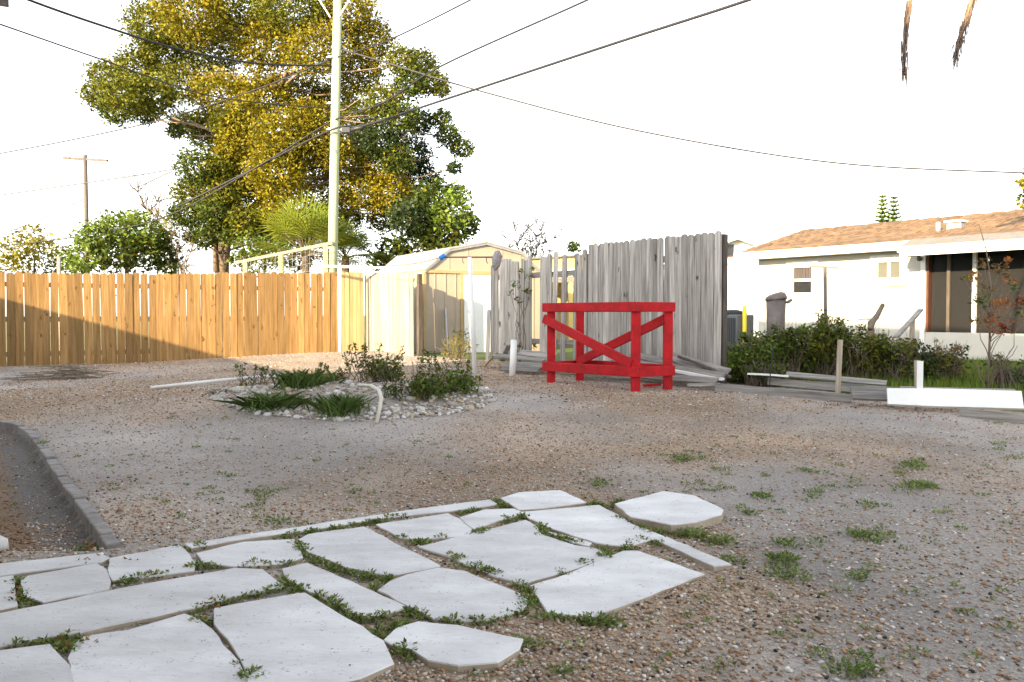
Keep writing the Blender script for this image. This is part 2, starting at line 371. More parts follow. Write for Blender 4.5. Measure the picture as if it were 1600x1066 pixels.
SLABS_PX = {
 'a': [(-60, 889), (0, 880), (155, 864), (169, 871), (155, 878), (0, 899), (-60, 908)],
 'b': [(172, 872), (279, 851), (296, 867), (305, 880), (302, 891), (178, 907), (170, 889)],
 'c': [(34, 902), (150, 880), (166, 890), (173, 908), (169, 921), (69, 941), (37, 931)],
 'd': [(-60, 914), (0, 903), (21, 900), (27, 946), (-10, 955), (-60, 966)],
 'e': [(308, 863), (380, 846), (459, 842), (472, 870), (440, 880), (365, 884), (318, 879)],
 'f': [(290, 850), (440, 827), (597, 802), (602, 808), (470, 830), (380, 842), (302, 856)],
 'g': [(603, 802), (765, 779), (777, 787), (700, 798), (608, 808)],
 'h': [(467, 843), (482, 834), (568, 822), (686, 883), (606, 899), (540, 886), (482, 862)],
 'i': [(589, 818), (700, 801), (738, 820), (731, 836), (651, 841), (625, 838)],
 'j': [(719, 809), (758, 797), (803, 796), (819, 803), (776, 815), (742, 827)],
 'k': [(656, 852), (822, 811), (840, 822), (846, 834), (897, 851), (930, 856), (952, 869), (883, 891), (815, 911), (775, 899), (700, 866)],
 'l': [(783, 778), (812, 769), (875, 766), (915, 785), (847, 794), (811, 796)],
 'm': [(813, 800), (936, 790), (962, 803), (986, 819), (1036, 838), (978, 853), (931, 847), (865, 826), (829, 810)],
 'n': [(854, 829), (902, 840), (924, 847), (919, 852), (896, 847)],
 'o': [(962, 795), (1036, 775), (1085, 782), (1129, 803), (1126, 811), (1085, 823), (1049, 827), (988, 815)],
 'p': [(1025, 843), (1042, 839), (1142, 882), (1114, 885)],
 'q': [(830, 914), (886, 896), (975, 859), (996, 859), (1098, 895), (996, 935), (923, 964), (857, 956), (838, 927)],
 'r': [(592, 921), (611, 906), (636, 897), (685, 886), (727, 891), (823, 931), (818, 950), (758, 966), (709, 968), (677, 965), (638, 945)],
 's': [(442, 886), (480, 877), (532, 900), (634, 947), (622, 951), (570, 965), (516, 938), (483, 922), (448, 902)],
 't': [(601, 1000), (621, 982), (654, 972), (715, 978), (815, 1000), (809, 1015), (776, 1035), (715, 1040), (669, 1032), (643, 1015), (612, 1007)],
 'u': [(336, 952), (460, 930), (477, 928), (598, 1002), (613, 1036), (560, 1059), (430, 1082), (397, 1082), (375, 1026), (336, 975)],
 'v': [(-60, 978), (0, 960), (69, 946), (170, 924), (300, 900), (365, 888), (408, 890), (441, 916), (368, 931), (299, 950), (276, 954), (161, 979), (126, 988), (60, 998), (0, 1010), (-60, 1024)],
 'w': [(-60, 1032), (0, 1019), (78, 1009), (95, 1028), (108, 1042), (115, 1066), (118, 1095), (-60, 1095)],
 'x': [(119, 1001), (127, 993), (201, 982), (288, 957), (308, 965), (331, 982), (371, 1030), (387, 1066), (389, 1095), (122, 1095), (107, 1025)],
}
SLABW = {k: [flat(px, py, .02) for px, py in v] for k, v in SLABS_PX.items()}
def inpoly(x, y, poly, grow=0.0):
    c = False; n = len(poly); j = n - 1
    for i in range(n):
        a, b = poly[i], poly[j]
        if (a.y > y) != (b.y > y) and x < (b.x - a.x) * (y - a.y) / (b.y - a.y) + a.x: c = not c
        j = i
    return c
def on_slab(x, y): return any(inpoly(x, y, p) for p in SLABW.values())
def scatter(n, y0, y1, dens_pow=1.0, thresh=None, floor=.08):
    out = []
    while len(out) < n:
        y = y0 + (y1 - y0) * rng.random(4000) ** 1.0; lim = .68 * y + .3
        x = (rng.random(4000) * 2 - 1) * lim
        k = rng.random(4000) < floor + (1 - floor) * gravel_mask(x, y) ** dens_pow
        x, y = x[k], y[k]
        for a, b in zip(x, y):
            if side_dist(a, b) < .1 and ((a - CORNER.x) * -U.y + (b - CORNER.y) * U.x) < 0 and not (b < 5.4 and on_slab(a, b)):
                out.append((a, b))
    o = np.array(out[:n]); return np.c_[o, tzn(o[:, 0], o[:, 1])]
def peb(name, n, y0, y1, smin, smax, label, hi, floor):
    p = scatter(n, y0, y1, 1.0, floor=floor)
    s = smin + (smax - smin) * rng.random(n) ** 2.2
    c = PCOL[rng.choice(len(PCOL), n, p=[.2, .15, .14, .13, .08, .04, .13, .06, .07])] * (.7 + .6 * rng.random((n, 1)))
    bd = np.array([in_bed(a, b) for a, b in p[:, :2]])
    c = np.where((bd > .34)[:, None], np.array([.29, .17, .09]) * (.4 + rng.random((n, 1))), c)
    pebbles(name, p, s, c, label, hi)
peb('gravel', 30000, 2.1, 4.6, .005, .022, 'loose brown and pale pebbles strewn in front of the marble paving', True, .3)
peb('gravel', 38000, 4.6, 8.5, .008, .024, 'brown pebbles spread over the middle of the yard', False, .22)
peb('gravel', 36000, 8.5, 19.5, .012, .034, 'brown gravel towards the fences and the red frame', False, .3)

# ------------------------------------------------------------------ marble paving
pat = empty('patio', (0, 0, 0)); tag(pat, 'crazy paving of broken white marble slabs with weeds in the joints', None, kind='structure')
def flagstone(key, poly):
    top = .019 + (.028 if key == 'o' else 0) + random.uniform(-.004, .006)
    cx = sum(p.x for p in poly) / len(poly); cy = sum(p.y for p in poly) / len(poly)
    pts = []
    n = len(poly)
    for i in range(n):                      # chipped, slightly wandering edges
        a, b = poly[i], poly[(i + 1) % n]; L = (b - a).length; m = max(1, int(L / .07))
        nrm = Vector((b.y - a.y, a.x - b.x, 0)).normalized()
        for k in range(m):
            q = a.lerp(b, k / m) + nrm * random.uniform(-.006, .006) * (1 if k else .3)
            pts.append(((q.x - cx) * 1.02, (q.y - cy) * 1.02))
    ar = sum(pts[i][0] * pts[(i + 1) % len(pts)][1] - pts[(i + 1) % len(pts)][0] * pts[i][1] for i in range(len(pts)))
    if ar < 0: pts.reverse()
    tx, ty = random.uniform(-.006, .006), random.uniform(-.006, .006)
    nn = len(pts); ins = [(x * .992, y * .992) for x, y in pts]
    vs = [(x, y, -.05) for x, y in pts] + [(x, y, top - .005 + x * tx + y * ty) for x, y in pts] + [(x, y, top + x * tx + y * ty) for x, y in ins]
    fs = [tuple(range(2 * nn, 3 * nn))]
    for i in range(nn):
        j = (i + 1) % nn; fs += [(i, j, j + nn, i + nn), (i + nn, j + nn, j + 2 * nn, i + 2 * nn)]
    me = bpy.data.meshes.new('flagstone'); me.from_pydata(vs, [], fs); me.materials.append(MAT['marble']); me.materials.append(MAT['marble_edge'])
    for i, p in enumerate(me.polygons): p.material_index = 1 if (i > 0 and i % 2 == 1) else 0
    me.update(); o = inst('flagstone', me, pat, (cx, cy, 0)); return o
for k, v in SLABW.items(): flagstone(k, v)

# ------------------------------------------------------------------ weeds
def weed_mesh(pts, name, label, size=.03, per=14, hgt=.05, pal=((.085, .15, .03), (.14, .19, .05), (.06, .11, .025)), parent=None, kind='stuff', spread=.06, m='grass'):
    P = []; A = []; CO = []; SZ = []
    for (x, y, z, s) in pts:
        n = max(3, int(per * s))
        r = spread * s * rng.random(n) ** .6; a = rng.random(n) * 6.283
        h = hgt * s * rng.random(n) * (1 - .5 * r / (spread * s))
        P.append(np.stack([x + r * np.cos(a), y + r * np.sin(a), z + h + .004], 1))
        d = np.stack([np.cos(a), np.sin(a), .2 + 1.2 * rng.random(n)], 1); A.append(d / np.linalg.norm(d, axis=1)[:, None])
        c = np.array(pal)[rng.choice(len(pal), n)] * (.6 + .8 * rng.random((n, 1))); CO.append(c); SZ.append(np.full(n, size * (.6 + .5 * min(s, 1.6))))
    P = np.vstack(P); A = np.vstack(A); CO = np.vstack(CO); s = np.concatenate(SZ)[:, None] * (.6 + .8 * rng.random((len(P), 1)))
    b = np.cross(A, rand_unit(len(P))); b /= np.linalg.norm(b, axis=1)[:, None]
    V = np.stack([P - A * s * .4, P + b * s * .26, P + A * s * .6, P - b * s * .26], 1).reshape(-1, 3)
    o = add_mesh(name, colmesh(name, V, np.arange(len(V)).reshape(-1, 4), np.repeat(CO, 4, 0), m), parent)
    if kind: tag(o, label, None, kind=kind)
    return o
pts = []
def joint(path, dens=56, s=(.5, 1.3)):
    for i in range(len(path) - 1):
        a = flat(*path[i], .012); b = flat(*path[i + 1], .012); n = max(2, int((b - a).length * dens))
        for k in range(n):
            q = a.lerp(b, random.random()); pts.append((q.x + random.gauss(0, .014), q.y + random.gauss(0, .014), .002, random.uniform(*s)))
for p in [[(26, 905), (30, 940), (60, 945)], [(280, 855), (300, 858), (320, 850)], [(172, 912), (240, 900), (310, 886), (345, 886)], [(300, 884), (310, 884)],
          [(368, 886), (420, 882), (455, 880)], [(462, 848), (480, 870), (520, 888), (560, 898), (604, 905)], [(560, 898), (606, 903), (590, 918)], [(440, 835), (520, 828), (600, 812), (622, 808)],
          [(430, 842), (468, 836)], [(295, 956), (330, 945), (380, 934), (445, 918)], [(445, 905), (470, 922), (450, 920)], [(300, 958), (330, 975)], [(5, 1014), (60, 1004), (110, 998)],
          [(75, 1000), (95, 1020), (118, 1000)], [(376, 1034), (400, 1060), (412, 1066)], [(490, 926), (520, 943), (560, 966), (598, 996)], [(560, 968), (600, 966), (650, 955), (660, 966)], [(600, 990), (640, 970)],
          [(615, 1012), (640, 1028), (650, 1020)], [(625, 842), (655, 848), (690, 842)], [(700, 866), (740, 884), (800, 908), (826, 925)], [(735, 835), (760, 828)], [(776, 818), (818, 806)], [(712, 803), (755, 796)],
          [(770, 780), (790, 792)], [(842, 820), (850, 835), (890, 846), (905, 850)], [(935, 856), (960, 862), (990, 856)], [(982, 850), (1010, 845), (1030, 852)], [(960, 865), (900, 886)], [(918, 786), (950, 792), (975, 784)],
          [(965, 808), (990, 822), (1040, 838)], [(1000, 828), (1060, 834), (1100, 842), (1130, 850)], [(680, 968), (720, 972), (760, 970), (820, 955)], [(826, 930), (840, 950)], [(850, 962), (900, 966), (935, 972)], [(870, 890), (890, 898)]]:
    joint(p)
weed_mesh(pts, 'joint_weeds', 'low green weeds growing in the joints of the marble paving', .015, 26, .024, ((.14, .20, .045), (.20, .25, .07), (.24, .22, .09), (.09, .14, .03)), spread=.03)
pts = []
for (px, py, s, n) in [(1060, 718, 2.2, 8), (1090, 712, 1.6, 5), (1130, 730, 1.6, 4), (1260, 738, 2, 5), (1298, 724, 1.4, 3), (1430, 730, 2.4, 9), (1400, 738, 1.6, 4), (1435, 762, 3, 9), (1272, 772, 1.8, 5), (1300, 765, 1.6, 4), (1183, 778, 2, 6), (1165, 803, 1.6, 4),
                    (1355, 790, 2, 5), (1350, 838, 2.4, 8), (1385, 842, 2, 5), (1220, 850, 2.0, 4), (1230, 880, 2.6, 9), (1235, 902, 2.4, 6), (1342, 902, 2.0, 5), (1265, 844, 1.2, 3), (938, 972, 2.4, 7), (830, 948, 1.8, 5), (1340, 1050, 2.2, 7), (1350, 1030, 1.4, 4), (815, 1010, 1.6, 6), (870, 1050, 1.6, 4),
                    (545, 1052, 1.6, 5), (940, 755, 2.0, 5), (1000, 815, 2.0, 5), (1080, 840, 2.4, 7), (1125, 846, 2, 6), (1145, 880, 1.8, 4), (415, 768, 2, 6), (430, 816, 2, 6), (350, 742, 1.4, 4), (395, 790, 1.5, 4), (250, 782, 1.2, 3), (490, 718, 1.2, 3), (360, 690, 1.2, 3), (570, 770, 1.2, 3), (545, 765, 1.1, 3),
                    (140, 840, 2.2, 9), (150, 850, 1.6, 6), (60, 700, 1.5, 4), (1560, 700, 1.6, 5), (1580, 715, 1.4, 4), (1120, 765, 1.6, 4), (1090, 755, 1.5, 4), (1570, 660, 1.5, 4), (1190, 745, 1.2, 3), (1075, 770, 1.4, 3), (1210, 800, 1.0, 3), (1500, 690, 1.2, 3), (1480, 800, 1.0, 3), (268, 655, 1.2, 3), (350, 660, 1.3, 3), (1325, 760, 1.2, 3)]:
    for k in range(n):
        q = gnd(px + random.gauss(0, 10), py + random.gauss(0, 4)); pts.append((q.x, q.y, tz(q.x, q.y), random.uniform(.5, 1) * s * .55))
for k in range(260):
    q = gnd(random.uniform(0, 1600), random.uniform(670, 1060)); 
    if not on_slab(q.x, q.y): pts.append((q.x, q.y, tz(q.x, q.y), random.uniform(.25, .7)))
weed_mesh(pts, 'ground_weeds', 'scattered green weed tufts on the sandy gravel', .017, 34, .026, ((.14, .21, .05), (.20, .26, .075), (.10, .16, .04), (.22, .22, .09)), spread=.06)
pts = []
for k in range(55):
    px, py = random.choice([(40, 940), (318, 958), (110, 1010), (1440, 655), (1340, 632), (1290, 625), (160, 868), (1520, 645), (1370, 634)])
    q = gnd(px + random.gauss(0, 24 if py > 800 else 36), py + random.gauss(0, 8 if py > 800 else 4)); pts.append((q.x, q.y, tz(q.x, q.y) + .004, 1))
weed_mesh(pts, 'leaf_litter', 'fallen orange brown leaves caught along the boards and paving joints', .022, 5, .02, ((.26, .10, .025), (.17, .07, .03), (.30, .16, .04)), spread=.05)

# ------------------------------------------------------------------ bed edging
ed = empty('bed_edging', BEDW[6]); tag(ed, 'curved edging of grey concrete blocks round the sunken bed', 'edging')
o0 = ed.location.copy()
path = [BEDW[0] + Vector((-1.2, .25, 0))] + BEDW
dense = []
for i in range(len(path) - 1):
    n = max(1, int((path[i + 1] - path[i]).length / .02))
    dense += [path[i].lerp(path[i + 1], k / n) for k in range(n)]
dense.append(path[-1]); acc = 0; start = dense[0]; last = dense[0]
for q in dense[1:]:
    acc += (q - last).length; last = q
    if acc >= .23 or q is dense[-1]:
        d = (q - start); d.z = 0; L = d.length
        if L > .05:
            zt = base_h(q.x, q.y) + .02 + random.uniform(-.008, .008)
            nrm = Vector((-d.y, d.x, 0)).normalized() * .033; e = d.normalized() * .004
            a, b = start + e - o0, q - e - o0; j = nrm * random.uniform(-.12, .12)
            poly = [(v.x, v.y) for v in (a - nrm + j, b - nrm + j, b + nrm + j, a + nrm + j)]
            MB().slab(poly, -.14 - o0.z + zt, zt - o0.z).build('edging_block', 'concrete', ed, bevel=.008)
        start = q; acc = 0

# ------------------------------------------------------------------ fences
def picket_mesh(wd, h, th, m, seed, ear=.028):
    random.seed(seed); mb = MB(); n = 5
    bow = random.uniform(-.012, .012); prof = []
    mb.prism([(0, 0), (wd, 0), (wd + bow * .4, h * .5), (wd, h - ear), (wd - ear, h), (ear, h), (0, h - ear), (bow * .4, h * .5)], 0, th)
    return mb.mesh('picket', m)
def fence(name, label, org, dirv, length, m, pw, h, gap, zbase, skip=(), jit=.012, hj=.012, rails=(.3, .95, 1.6), posts=(), lean=0.0, th=.017, rail_len=None, miss=None, postm='postwood', tilt=0.0, group=None, dark_posts=None):
    e = empty(name, (org.x, org.y, 0), math.atan2(dirv.y, dirv.x)); tag(e, label, 'fence', group)
    mes = [picket_mesh(pw, h, th, m, 100 + i) for i in range(6)]
    x = 0; i = 0
    while x < length:
        pw_ = pw
        if not (miss and miss(x, i)):
            z = zbase(x) + random.uniform(-hj, hj)
            o = inst('picket', random.choice(mes), e, (x, -th - .002 + random.uniform(-.004, .002), z), (lean + random.uniform(-.004, .004), random.gauss(0, jit) + tilt, random.gauss(0, .02)), (random.uniform(.97, 1.06), 1, random.uniform(.996, 1.006)))
        x += pw_ + gap * random.uniform(.3, 1.7); i += 1
    L = rail_len or length
    for rz in rails:
        MB().box(0, L, .001, .04, rz - .045 + zbase(0), rz + .045 + zbase(0)).build('rail', 'postwood' if m != 'greywood' else 'greyboard', e)
    for px_ in posts:
        MB().box(px_ - .045, px_ + .045, .042, .132, zbase(px_) - .3, zbase(px_) + h - .03).build('post', postm, e)
    return e
LEFT = CORNER - U * 8.3
bz = lambda x: base_h(LEFT.x + .863 * x, LEFT.y + .506 * x) - .01
fence('cedar_fence', 'long golden cedar picket fence across the back of the yard', LEFT, U, 7.65, 'cedar', .135, 1.81, .007, bz, posts=(1.45, 3.9, 6.3, 7.5), miss=None, jit=.004, hj=.010)
fence('pine_fence_panel', 'short pale yellow picket strip at the fence corner', CORNER - U * .62, U, .5, 'fresh_pine', .085, 1.83, .003, lambda x: bz(7.9), posts=(), rails=(.3, 1.6), jit=.003)
bl = fence('bleached_fence', 'sagging sun bleached picket section in front of the tan shed', side(-.05), V2, 2.05, 'bleached', .135, 1.80, .006, lambda x: .22 - .02 * x, posts=(.02, 2.2), rails=(.35, 1.5), tilt=-.028, jit=.012, hj=.03, postm='darkwood')
KP0, KP1 = kpx(CORNER, V2, 920), kpx(CORNER, V2, 1122)
panel = fence('grey_fence_panel', 'tall weathered grey picket panel behind the red frame', side(KP0), V2, KP1 - KP0 - .02, 'greywood', .107, 1.86, .004, lambda x: .335, posts=(.05, KP1 - KP0 + .0), rails=(.3, 1.0, 1.55), jit=.004, hj=.006, postm='darkwood', th=.02)
KB0 = kpx(CORNER, V2, 768)
br_len = KP0 - KB0 - .1
fence('broken_fence', 'broken grey picket section with missing boards beside the tall grey panel', side(KB0), V2, br_len, 'greywood', .10, 1.72, .006, lambda x: .30 + .03 * x, posts=(.9, br_len - .05), rails=(.35, 1.47), jit=.02, hj=.06,
      miss=lambda x, i: (1.15 < x < 1.32) or (1.72 < x < 1.92) or (2.0 < x < 2.24), th=.02)
# a short loose picket at the broken end
e = empty('loose_picket', side(KB0 - .12, -.05, .25)); tag(e, 'short grey picket stub at the open end of the broken fence', 'picket')
inst('board', picket_mesh(.09, .95, .02, 'greywood', 3), e, (0, 0, 0), (0, .05, math.atan2(V2.y, V2.x)))

# ------------------------------------------------------------------ garden shed
sh = empty('garden_shed', (-1.96, 18.3, 0), math.atan2(U.y, U.x)); tag(sh, 'tan metal garden shed with barn roof and white sliding door', 'shed')
W_, D_ = 3.13, 3.0; EZ, KZ, AZ, KX = 2.08, 2.58, 2.77, .62; zb = .2
prof = [(0, EZ), (KX, KZ), (W_ / 2, AZ), (W_ - KX, KZ), (W_, EZ)]
MB().prism([(0, zb), (W_, zb)] + prof[::-1], 0, .03).build('front_wall', 'shedwall', sh)
MB().box(0, .03, .03, D_, zb, EZ).build('side_wall', 'shedwall', sh)
MB().box(W_ - .03, W_, .03, D_, zb, EZ).build('side_wall', 'shedwall', sh)
MB().prism([(0, zb), (W_, zb)] + prof[::-1], D_, D_ + .03).build('back_wall', 'shedwall', sh)
for i in range(4):
    a, b = prof[i], prof[i + 1]; n = Vector((-(b[1] - a[1]), b[0] - a[0])).normalized() * .035
    MB().prism([(a[0], a[1] + .003), (b[0], b[1] + .003), (b[0] + n.x, b[1] + n.y), (a[0] + n.x, a[1] + n.y)], -.06, D_ + .06).build('roof_panel', 'shedroof', sh)
    MB().prism([(a[0], a[1] - .05), (b[0], b[1] - .05), (b[0], b[1] + .0), (a[0], a[1] + .0)], -.05, -.002).build('rake_trim', 'metal', sh)
for i in range(1, 12):
    x = i * .26
    if x < .95 or x > 2.45: MB().box(x - .012, x + .012, -.014, -.001, zb, EZ - .03).build('wall_rib', 'shedwall', sh)
for x in (KX, 1.1, 2.0, 2.5): MB().box(x - .008, x + .008, -.01, -.001, EZ + .05, KZ - .07 if x != 1.1 and x != 2.0 else KZ + .02).build('gable_seam', 'shedwall', sh)
MB().box(-.01, W_ + .01, -.035, -.002, EZ - .04, EZ + .025).build('eave_band', 'shedtrim', sh)
MB().box(-.03, .035, -.04, .05, zb, EZ - .042).build('corner_trim', 'shedtrim', sh)
MB().box(W_ - .035, W_ + .03, -.04, .05, zb, EZ - .042).build('corner_trim', 'shedtrim', sh)
dr = MB().box(.98, 2.4, -.055, -.016, zb + .03, EZ - .06).build('sliding_door', 'white', sh)
MB().box(2.05, 2.11, -.08, -.056, 1.2, 1.36).build('door_handle', 'blackplastic', dr)
MB().box(.95, 2.45, -.07, -.036, EZ - .058, EZ - .042).build('door_track', 'shedtrim', sh)
MB().box(.90, .97, -.03, -.004, zb, EZ - .045).build('door_jamb', 'shedtrim', sh)
p = gnd(708, 545); e = empty('leaning_plank', (-1.42, 18.25, .24)); tag(e, 'grey plank leaning on the shed wall beside the white door', 'plank')
MB().bar((0, 0, 0), (-.07, .22, 1.0), .12, .025, (1, 0, 0)).build('board', 'metal', e)

# ------------------------------------------------------------------ red timber frame
A = gnd(993, 611); B = gnd(862, 600); Cc = gnd(1043, 609.5)
zf = A.z
def fl(px, py): q = flat(px, py, zf); return q
A = fl(993, 612); Bf = fl(861, 601); D = fl(1043, 609); E = Bf + (D - A)
# a trapezoid stand: near corner A, left corner B, right corner D, rear leg E
E = fl(906, 597)
rf = empty('red_timber_stand', (A.x, A.y, zf)); tag(rf, 'bright red painted open timber frame with crossed braces', 'stand')
o0 = Vector((A.x, A.y, zf)); H = (612 - 472) * A.y / F
def leg(p, wd=.105):
    q = p - o0; MB().box(q.x - wd / 2, q.x + wd / 2, q.y - wd / 2, q.y + wd / 2, -.02, H - .04).build('leg', 'red', rf, bevel=.006)
for p in (A, Bf, D, E): leg(p)
def rail(p, q, z, nm, hgt=.115, out=.07, ext=.08, th=.04):
    p = p - o0; q = q - o0; d = (q - p).normalized(); n = Vector((d.y, -d.x, 0)) * out
    a = p - d * ext + n; b = q + d * ext + n; a.z = b.z = z
    MB().bar(a, b, th, hgt).build(nm, 'red', rf, bevel=.006)
rail(Bf, A, H - .055, 'top_rail'); rail(A, D, H - .056, 'top_rail', ext=.045); rail(D, E, H - .057, 'top_rail', ext=.03); rail(E, Bf, H - .058, 'top_rail', ext=.03)
rail(Bf, A, .24, 'bottom_rail', .12); rail(A, D, .238, 'bottom_rail', .12, ext=.045); rail(D, E, .242, 'bottom_rail', .12, ext=.03); rail(E, Bf, .236, 'bottom_rail', .12, ext=.03)
d = (A - Bf).normalized(); n = Vector((d.y, -d.x, 0)) * .07
MB().bar(Bf - o0 - d * .07 + n + Vector((0, 0, H - .20)), A - o0 + d * .0 + n * 1.02 + Vector((0, 0, .33)), .04, .115).build('brace', 'red', rf, bevel=.006)
d = (D - E).normalized(); n = Vector((-d.y, d.x, 0)) * -.055
MB().bar(E - o0 + n + Vector((0, 0, .27)), D - o0 + n + Vector((0, 0, H - .20)), .04, .115).build('brace', 'red', rf, bevel=.006)
ti = (D - A) * .0
q = gnd(1018, 605); e = empty('red_offcut', q); tag(e, 'small red painted offcut lying under the red frame', 'offcut')
MB().bar((-.1, 0, .02), (.12, .05, .03), .05, .03).build('board', 'red', e)

# ------------------------------------------------------------------ loose boards
def board(p, q, wd, th, m, label, nm='loose_board', group=None, flatb=True, tilt=0.0):
    p = Vector(p); q = Vector(q); c = (p + q) / 2
    e = empty(nm, c); tag(e, label, 'board', group)
    d = (q - p).normalized()
    mb = MB(); sag = random.uniform(-.01, .01); m1 = (p + q) / 2 - c + Vector((0, 0, sag))
    # a plank in two lengths with slightly uneven width
    a = Vector((0, 0, 1)).cross(d).normalized()
    up = d.cross(a)
    if not flatb: a, up = up, a
    if tilt: a, up = a * math.cos(tilt) + up * math.sin(tilt), up * math.cos(tilt) - a * math.sin(tilt)
    vs = []
    for t, k in ((0, random.uniform(.85, 1)), (.33, 1), (.7, random.uniform(.94, 1.04)), (1, random.uniform(.8, 1))):
        s = p.lerp(q, t) - c + Vector((0, 0, sag * math.sin(t * 3.14)))
        vs += [s - a * wd / 2 * k - up * th / 2, s + a * wd / 2 * k - up * th / 2, s + a * wd / 2 * k + up * th / 2, s - a * wd / 2 * k + up * th / 2]
    fs = [(3, 2, 1, 0), (12, 13, 14, 15)]
    for i in range(3):
        for k in range(4): fs.append((i * 4 + k, i * 4 + (k + 1) % 4, i * 4 + 4 + (k + 1) % 4, i * 4 + 4 + k))
    mb.add(vs, fs); o = mb.mesh('board', m)
    yaw = math.atan2(d.y, d.x); e.rotation_euler = (0, 0, yaw); 
    o.transform(Matrix.Rotation(-yaw, 4, 'Z')); ob = inst('board', o, e)
    return e
G1 = 'loose grey boards heaped under the broken fence and panel'
def sp(px, off, z):      # a point in front of the side fence at a bearing
    o = side(0, off); k = kpx(o, V2, px); p = o + V2 * k; p.z = z; return p
heap = [(772, 850, -.9, -.7, .42, .36), (775, 862, -.75, -.55, .36, .40), (790, 880, -1.0, -.75, .30, .30), (812, 868, -.6, -.5, .46, .43), (835, 935, -.85, -.75, .27, .33), (860, 1000, -.55, -.35, .30, .36),
        (905, 1035, -.7, -.5, .26, .30), (940, 1100, -.5, -.35, .38, .26), (960, 1125, -.35, -.4, .44, .27), (985, 1132, -.28, -.3, .50, .30), (1000, 1120, -.65, -.6, .25, .25), (900, 990, -.95, -.85, .25, .25), (1040, 1138, -.25, -.22, .52, .33), (785, 842, -1.15, -1.05, .25, .25)]
for i, (p0, p1, o0_, o1_, z0, z1) in enumerate(heap):
    board(sp(p0, o0_ - .12, z0 + .04), sp(p1, o1_ - .12, z1 + .04), random.uniform(.11, .17), .024, 'greyboard', 'weathered grey board in the heap below the grey fences', group=G1, tilt=random.uniform(-.1, .75))
board(sp(935, -.75, .33), sp(1000, -.6, .36), .09, .025, 'white', 'white painted board behind the legs of the red frame')
board(sp(1045, -.62, .38), sp(1130, -.5, .30), .11, .03, 'white', 'white painted board poking out right of the red frame')
board(sp(1060, -.45, .55), sp(1142, -.35, .32), .05, .03, 'darkwood', 'dark thin batten sloping down right of the red frame')
board(sp(1075, -.95, .24), sp(1125, -.75, .26), .09, .03, 'greyboard', 'short grey offcut at the right foot of the board heap')
board(sp(776, -1.0, .5), sp(757, -1.0, .26), .04, .02, 'fresh_pine', 'thin yellow stake leaning at the left end of the board heap', 'leaning_stake')
board(sp(795, -.9, .62), sp(785, -.85, .36), .09, .02, 'greyboard', 'short grey board standing up behind the white pipe stub')
# kerb boards on edge along the side boundary
def kb(px0, py0, px1, py1, h, m, label, tilt=0.0, dz=0.0, th=.035, thick_top=False):
    a = gnd(px0, py0); b = gnd(px1, py1); a.z = tz(a.x, a.y); b.z = tz(b.x, b.y)
    a.z += h / 2 + dz; b.z += h / 2 + dz
    return board(a, b, h, th, m, label, 'boundary_board', flatb=False)
kb(1118, 612, 1330, 629, .10, 'greyboard', 'long grey board on edge between the panel and the first stake')
kb(1200, 604, 1420, 622, .09, 'greyboard', 'grey board on edge behind the first stake under the shrubs', dz=.04)
kb(1500, 650, 1680, 672, .08, 'greyboard', 'grey board on edge at the right end below the white plank')
board(gnd(1228, 606) + Vector((0, 0, .17)), gnd(1385, 615) + Vector((0, 0, .12)), .10, .018, 'greyboard', 'warped grey plank curling on top of the boundary boards', tilt=R(30))
board(gnd(1168, 604) + Vector((0, 0, .16)), gnd(1232, 607) + Vector((0, 0, .15)), .06, .02, 'white', 'short white strip on the boundary boards beside the panel')
board(gnd(1330, 634) + Vector((0, 0, .13)), gnd(1412, 636) + Vector((0, 0, .12)), .20, .03, 'greyboard', 'short wide grey plank between the two stakes', tilt=R(38))
board(gnd(1406, 622) + Vector((0, 0, .12)), gnd(1585, 630) + Vector((0, 0, .14)), .12, .02, 'greyboard', 'thin grey plank behind the white plank')
a = gnd(1386, 640); b = gnd(1597, 650)
board(a + Vector((0, 0, .13)), b + Vector((0, 0, .15)), .20, .04, 'white', 'broad white painted plank tilted towards the yard at far right', 'white_plank', tilt=R(58))
def stake(px, pyb, pyt, wd, m, label, lean=0.0):
    b = gnd(px, pyb); b.z = tz(b.x, b.y); h = (pyb - pyt) * b.y / F
    e = empty('stake', b); tag(e, label, 'stake')
    MB().bar((0, 0, -.1), (lean * h, 0, h), wd, wd * .6).build('shaft', m, e, bevel=.003)
    return e, h
stake(1308, 623, 529, .052, 'postwood', 'taller bare wooden stake in front of the shrubs', .04)
s, h = stake(1435, 641, 562, .056, 'postwood', 'shorter wooden stake with white painted top beside the white plank', -.04)
MB().box(-.032, .0325, -.022, -.0185, h * .45, h * .99).build('paint_patch', 'white', s)
b = gnd(1201, 616); e = empty('rebar_rod', b); tag(e, 'thin dark rod stuck in the ground before the shrubs', 'rod')
MB().tube([(0, 0, -.1), (.02, 0, .3), (.05, 0, .6)], .007, 6).build('shaft', 'blackplastic', e)

# ------------------------------------------------------------------ posts and pipes
def tube_thing(name, label, cat, pts, r, m, n=10, loc=None):
    pts = [Vector(p) for p in pts]; o = loc or pts[0]; e = empty(name, o); tag(e, label, cat)
    MB().tube([p - o for p in pts], r, n).build('pipe', m, e, True); return e
b = gnd(801, 589); tube_thing('pipe_stub', 'short upright white plastic pipe stub left of the red frame', 'pipe', [b + Vector((-.01, 0, -.1)), b + Vector((.02, 0, (589 - 531) * b.y / F))], .047, 'pvc', 16)
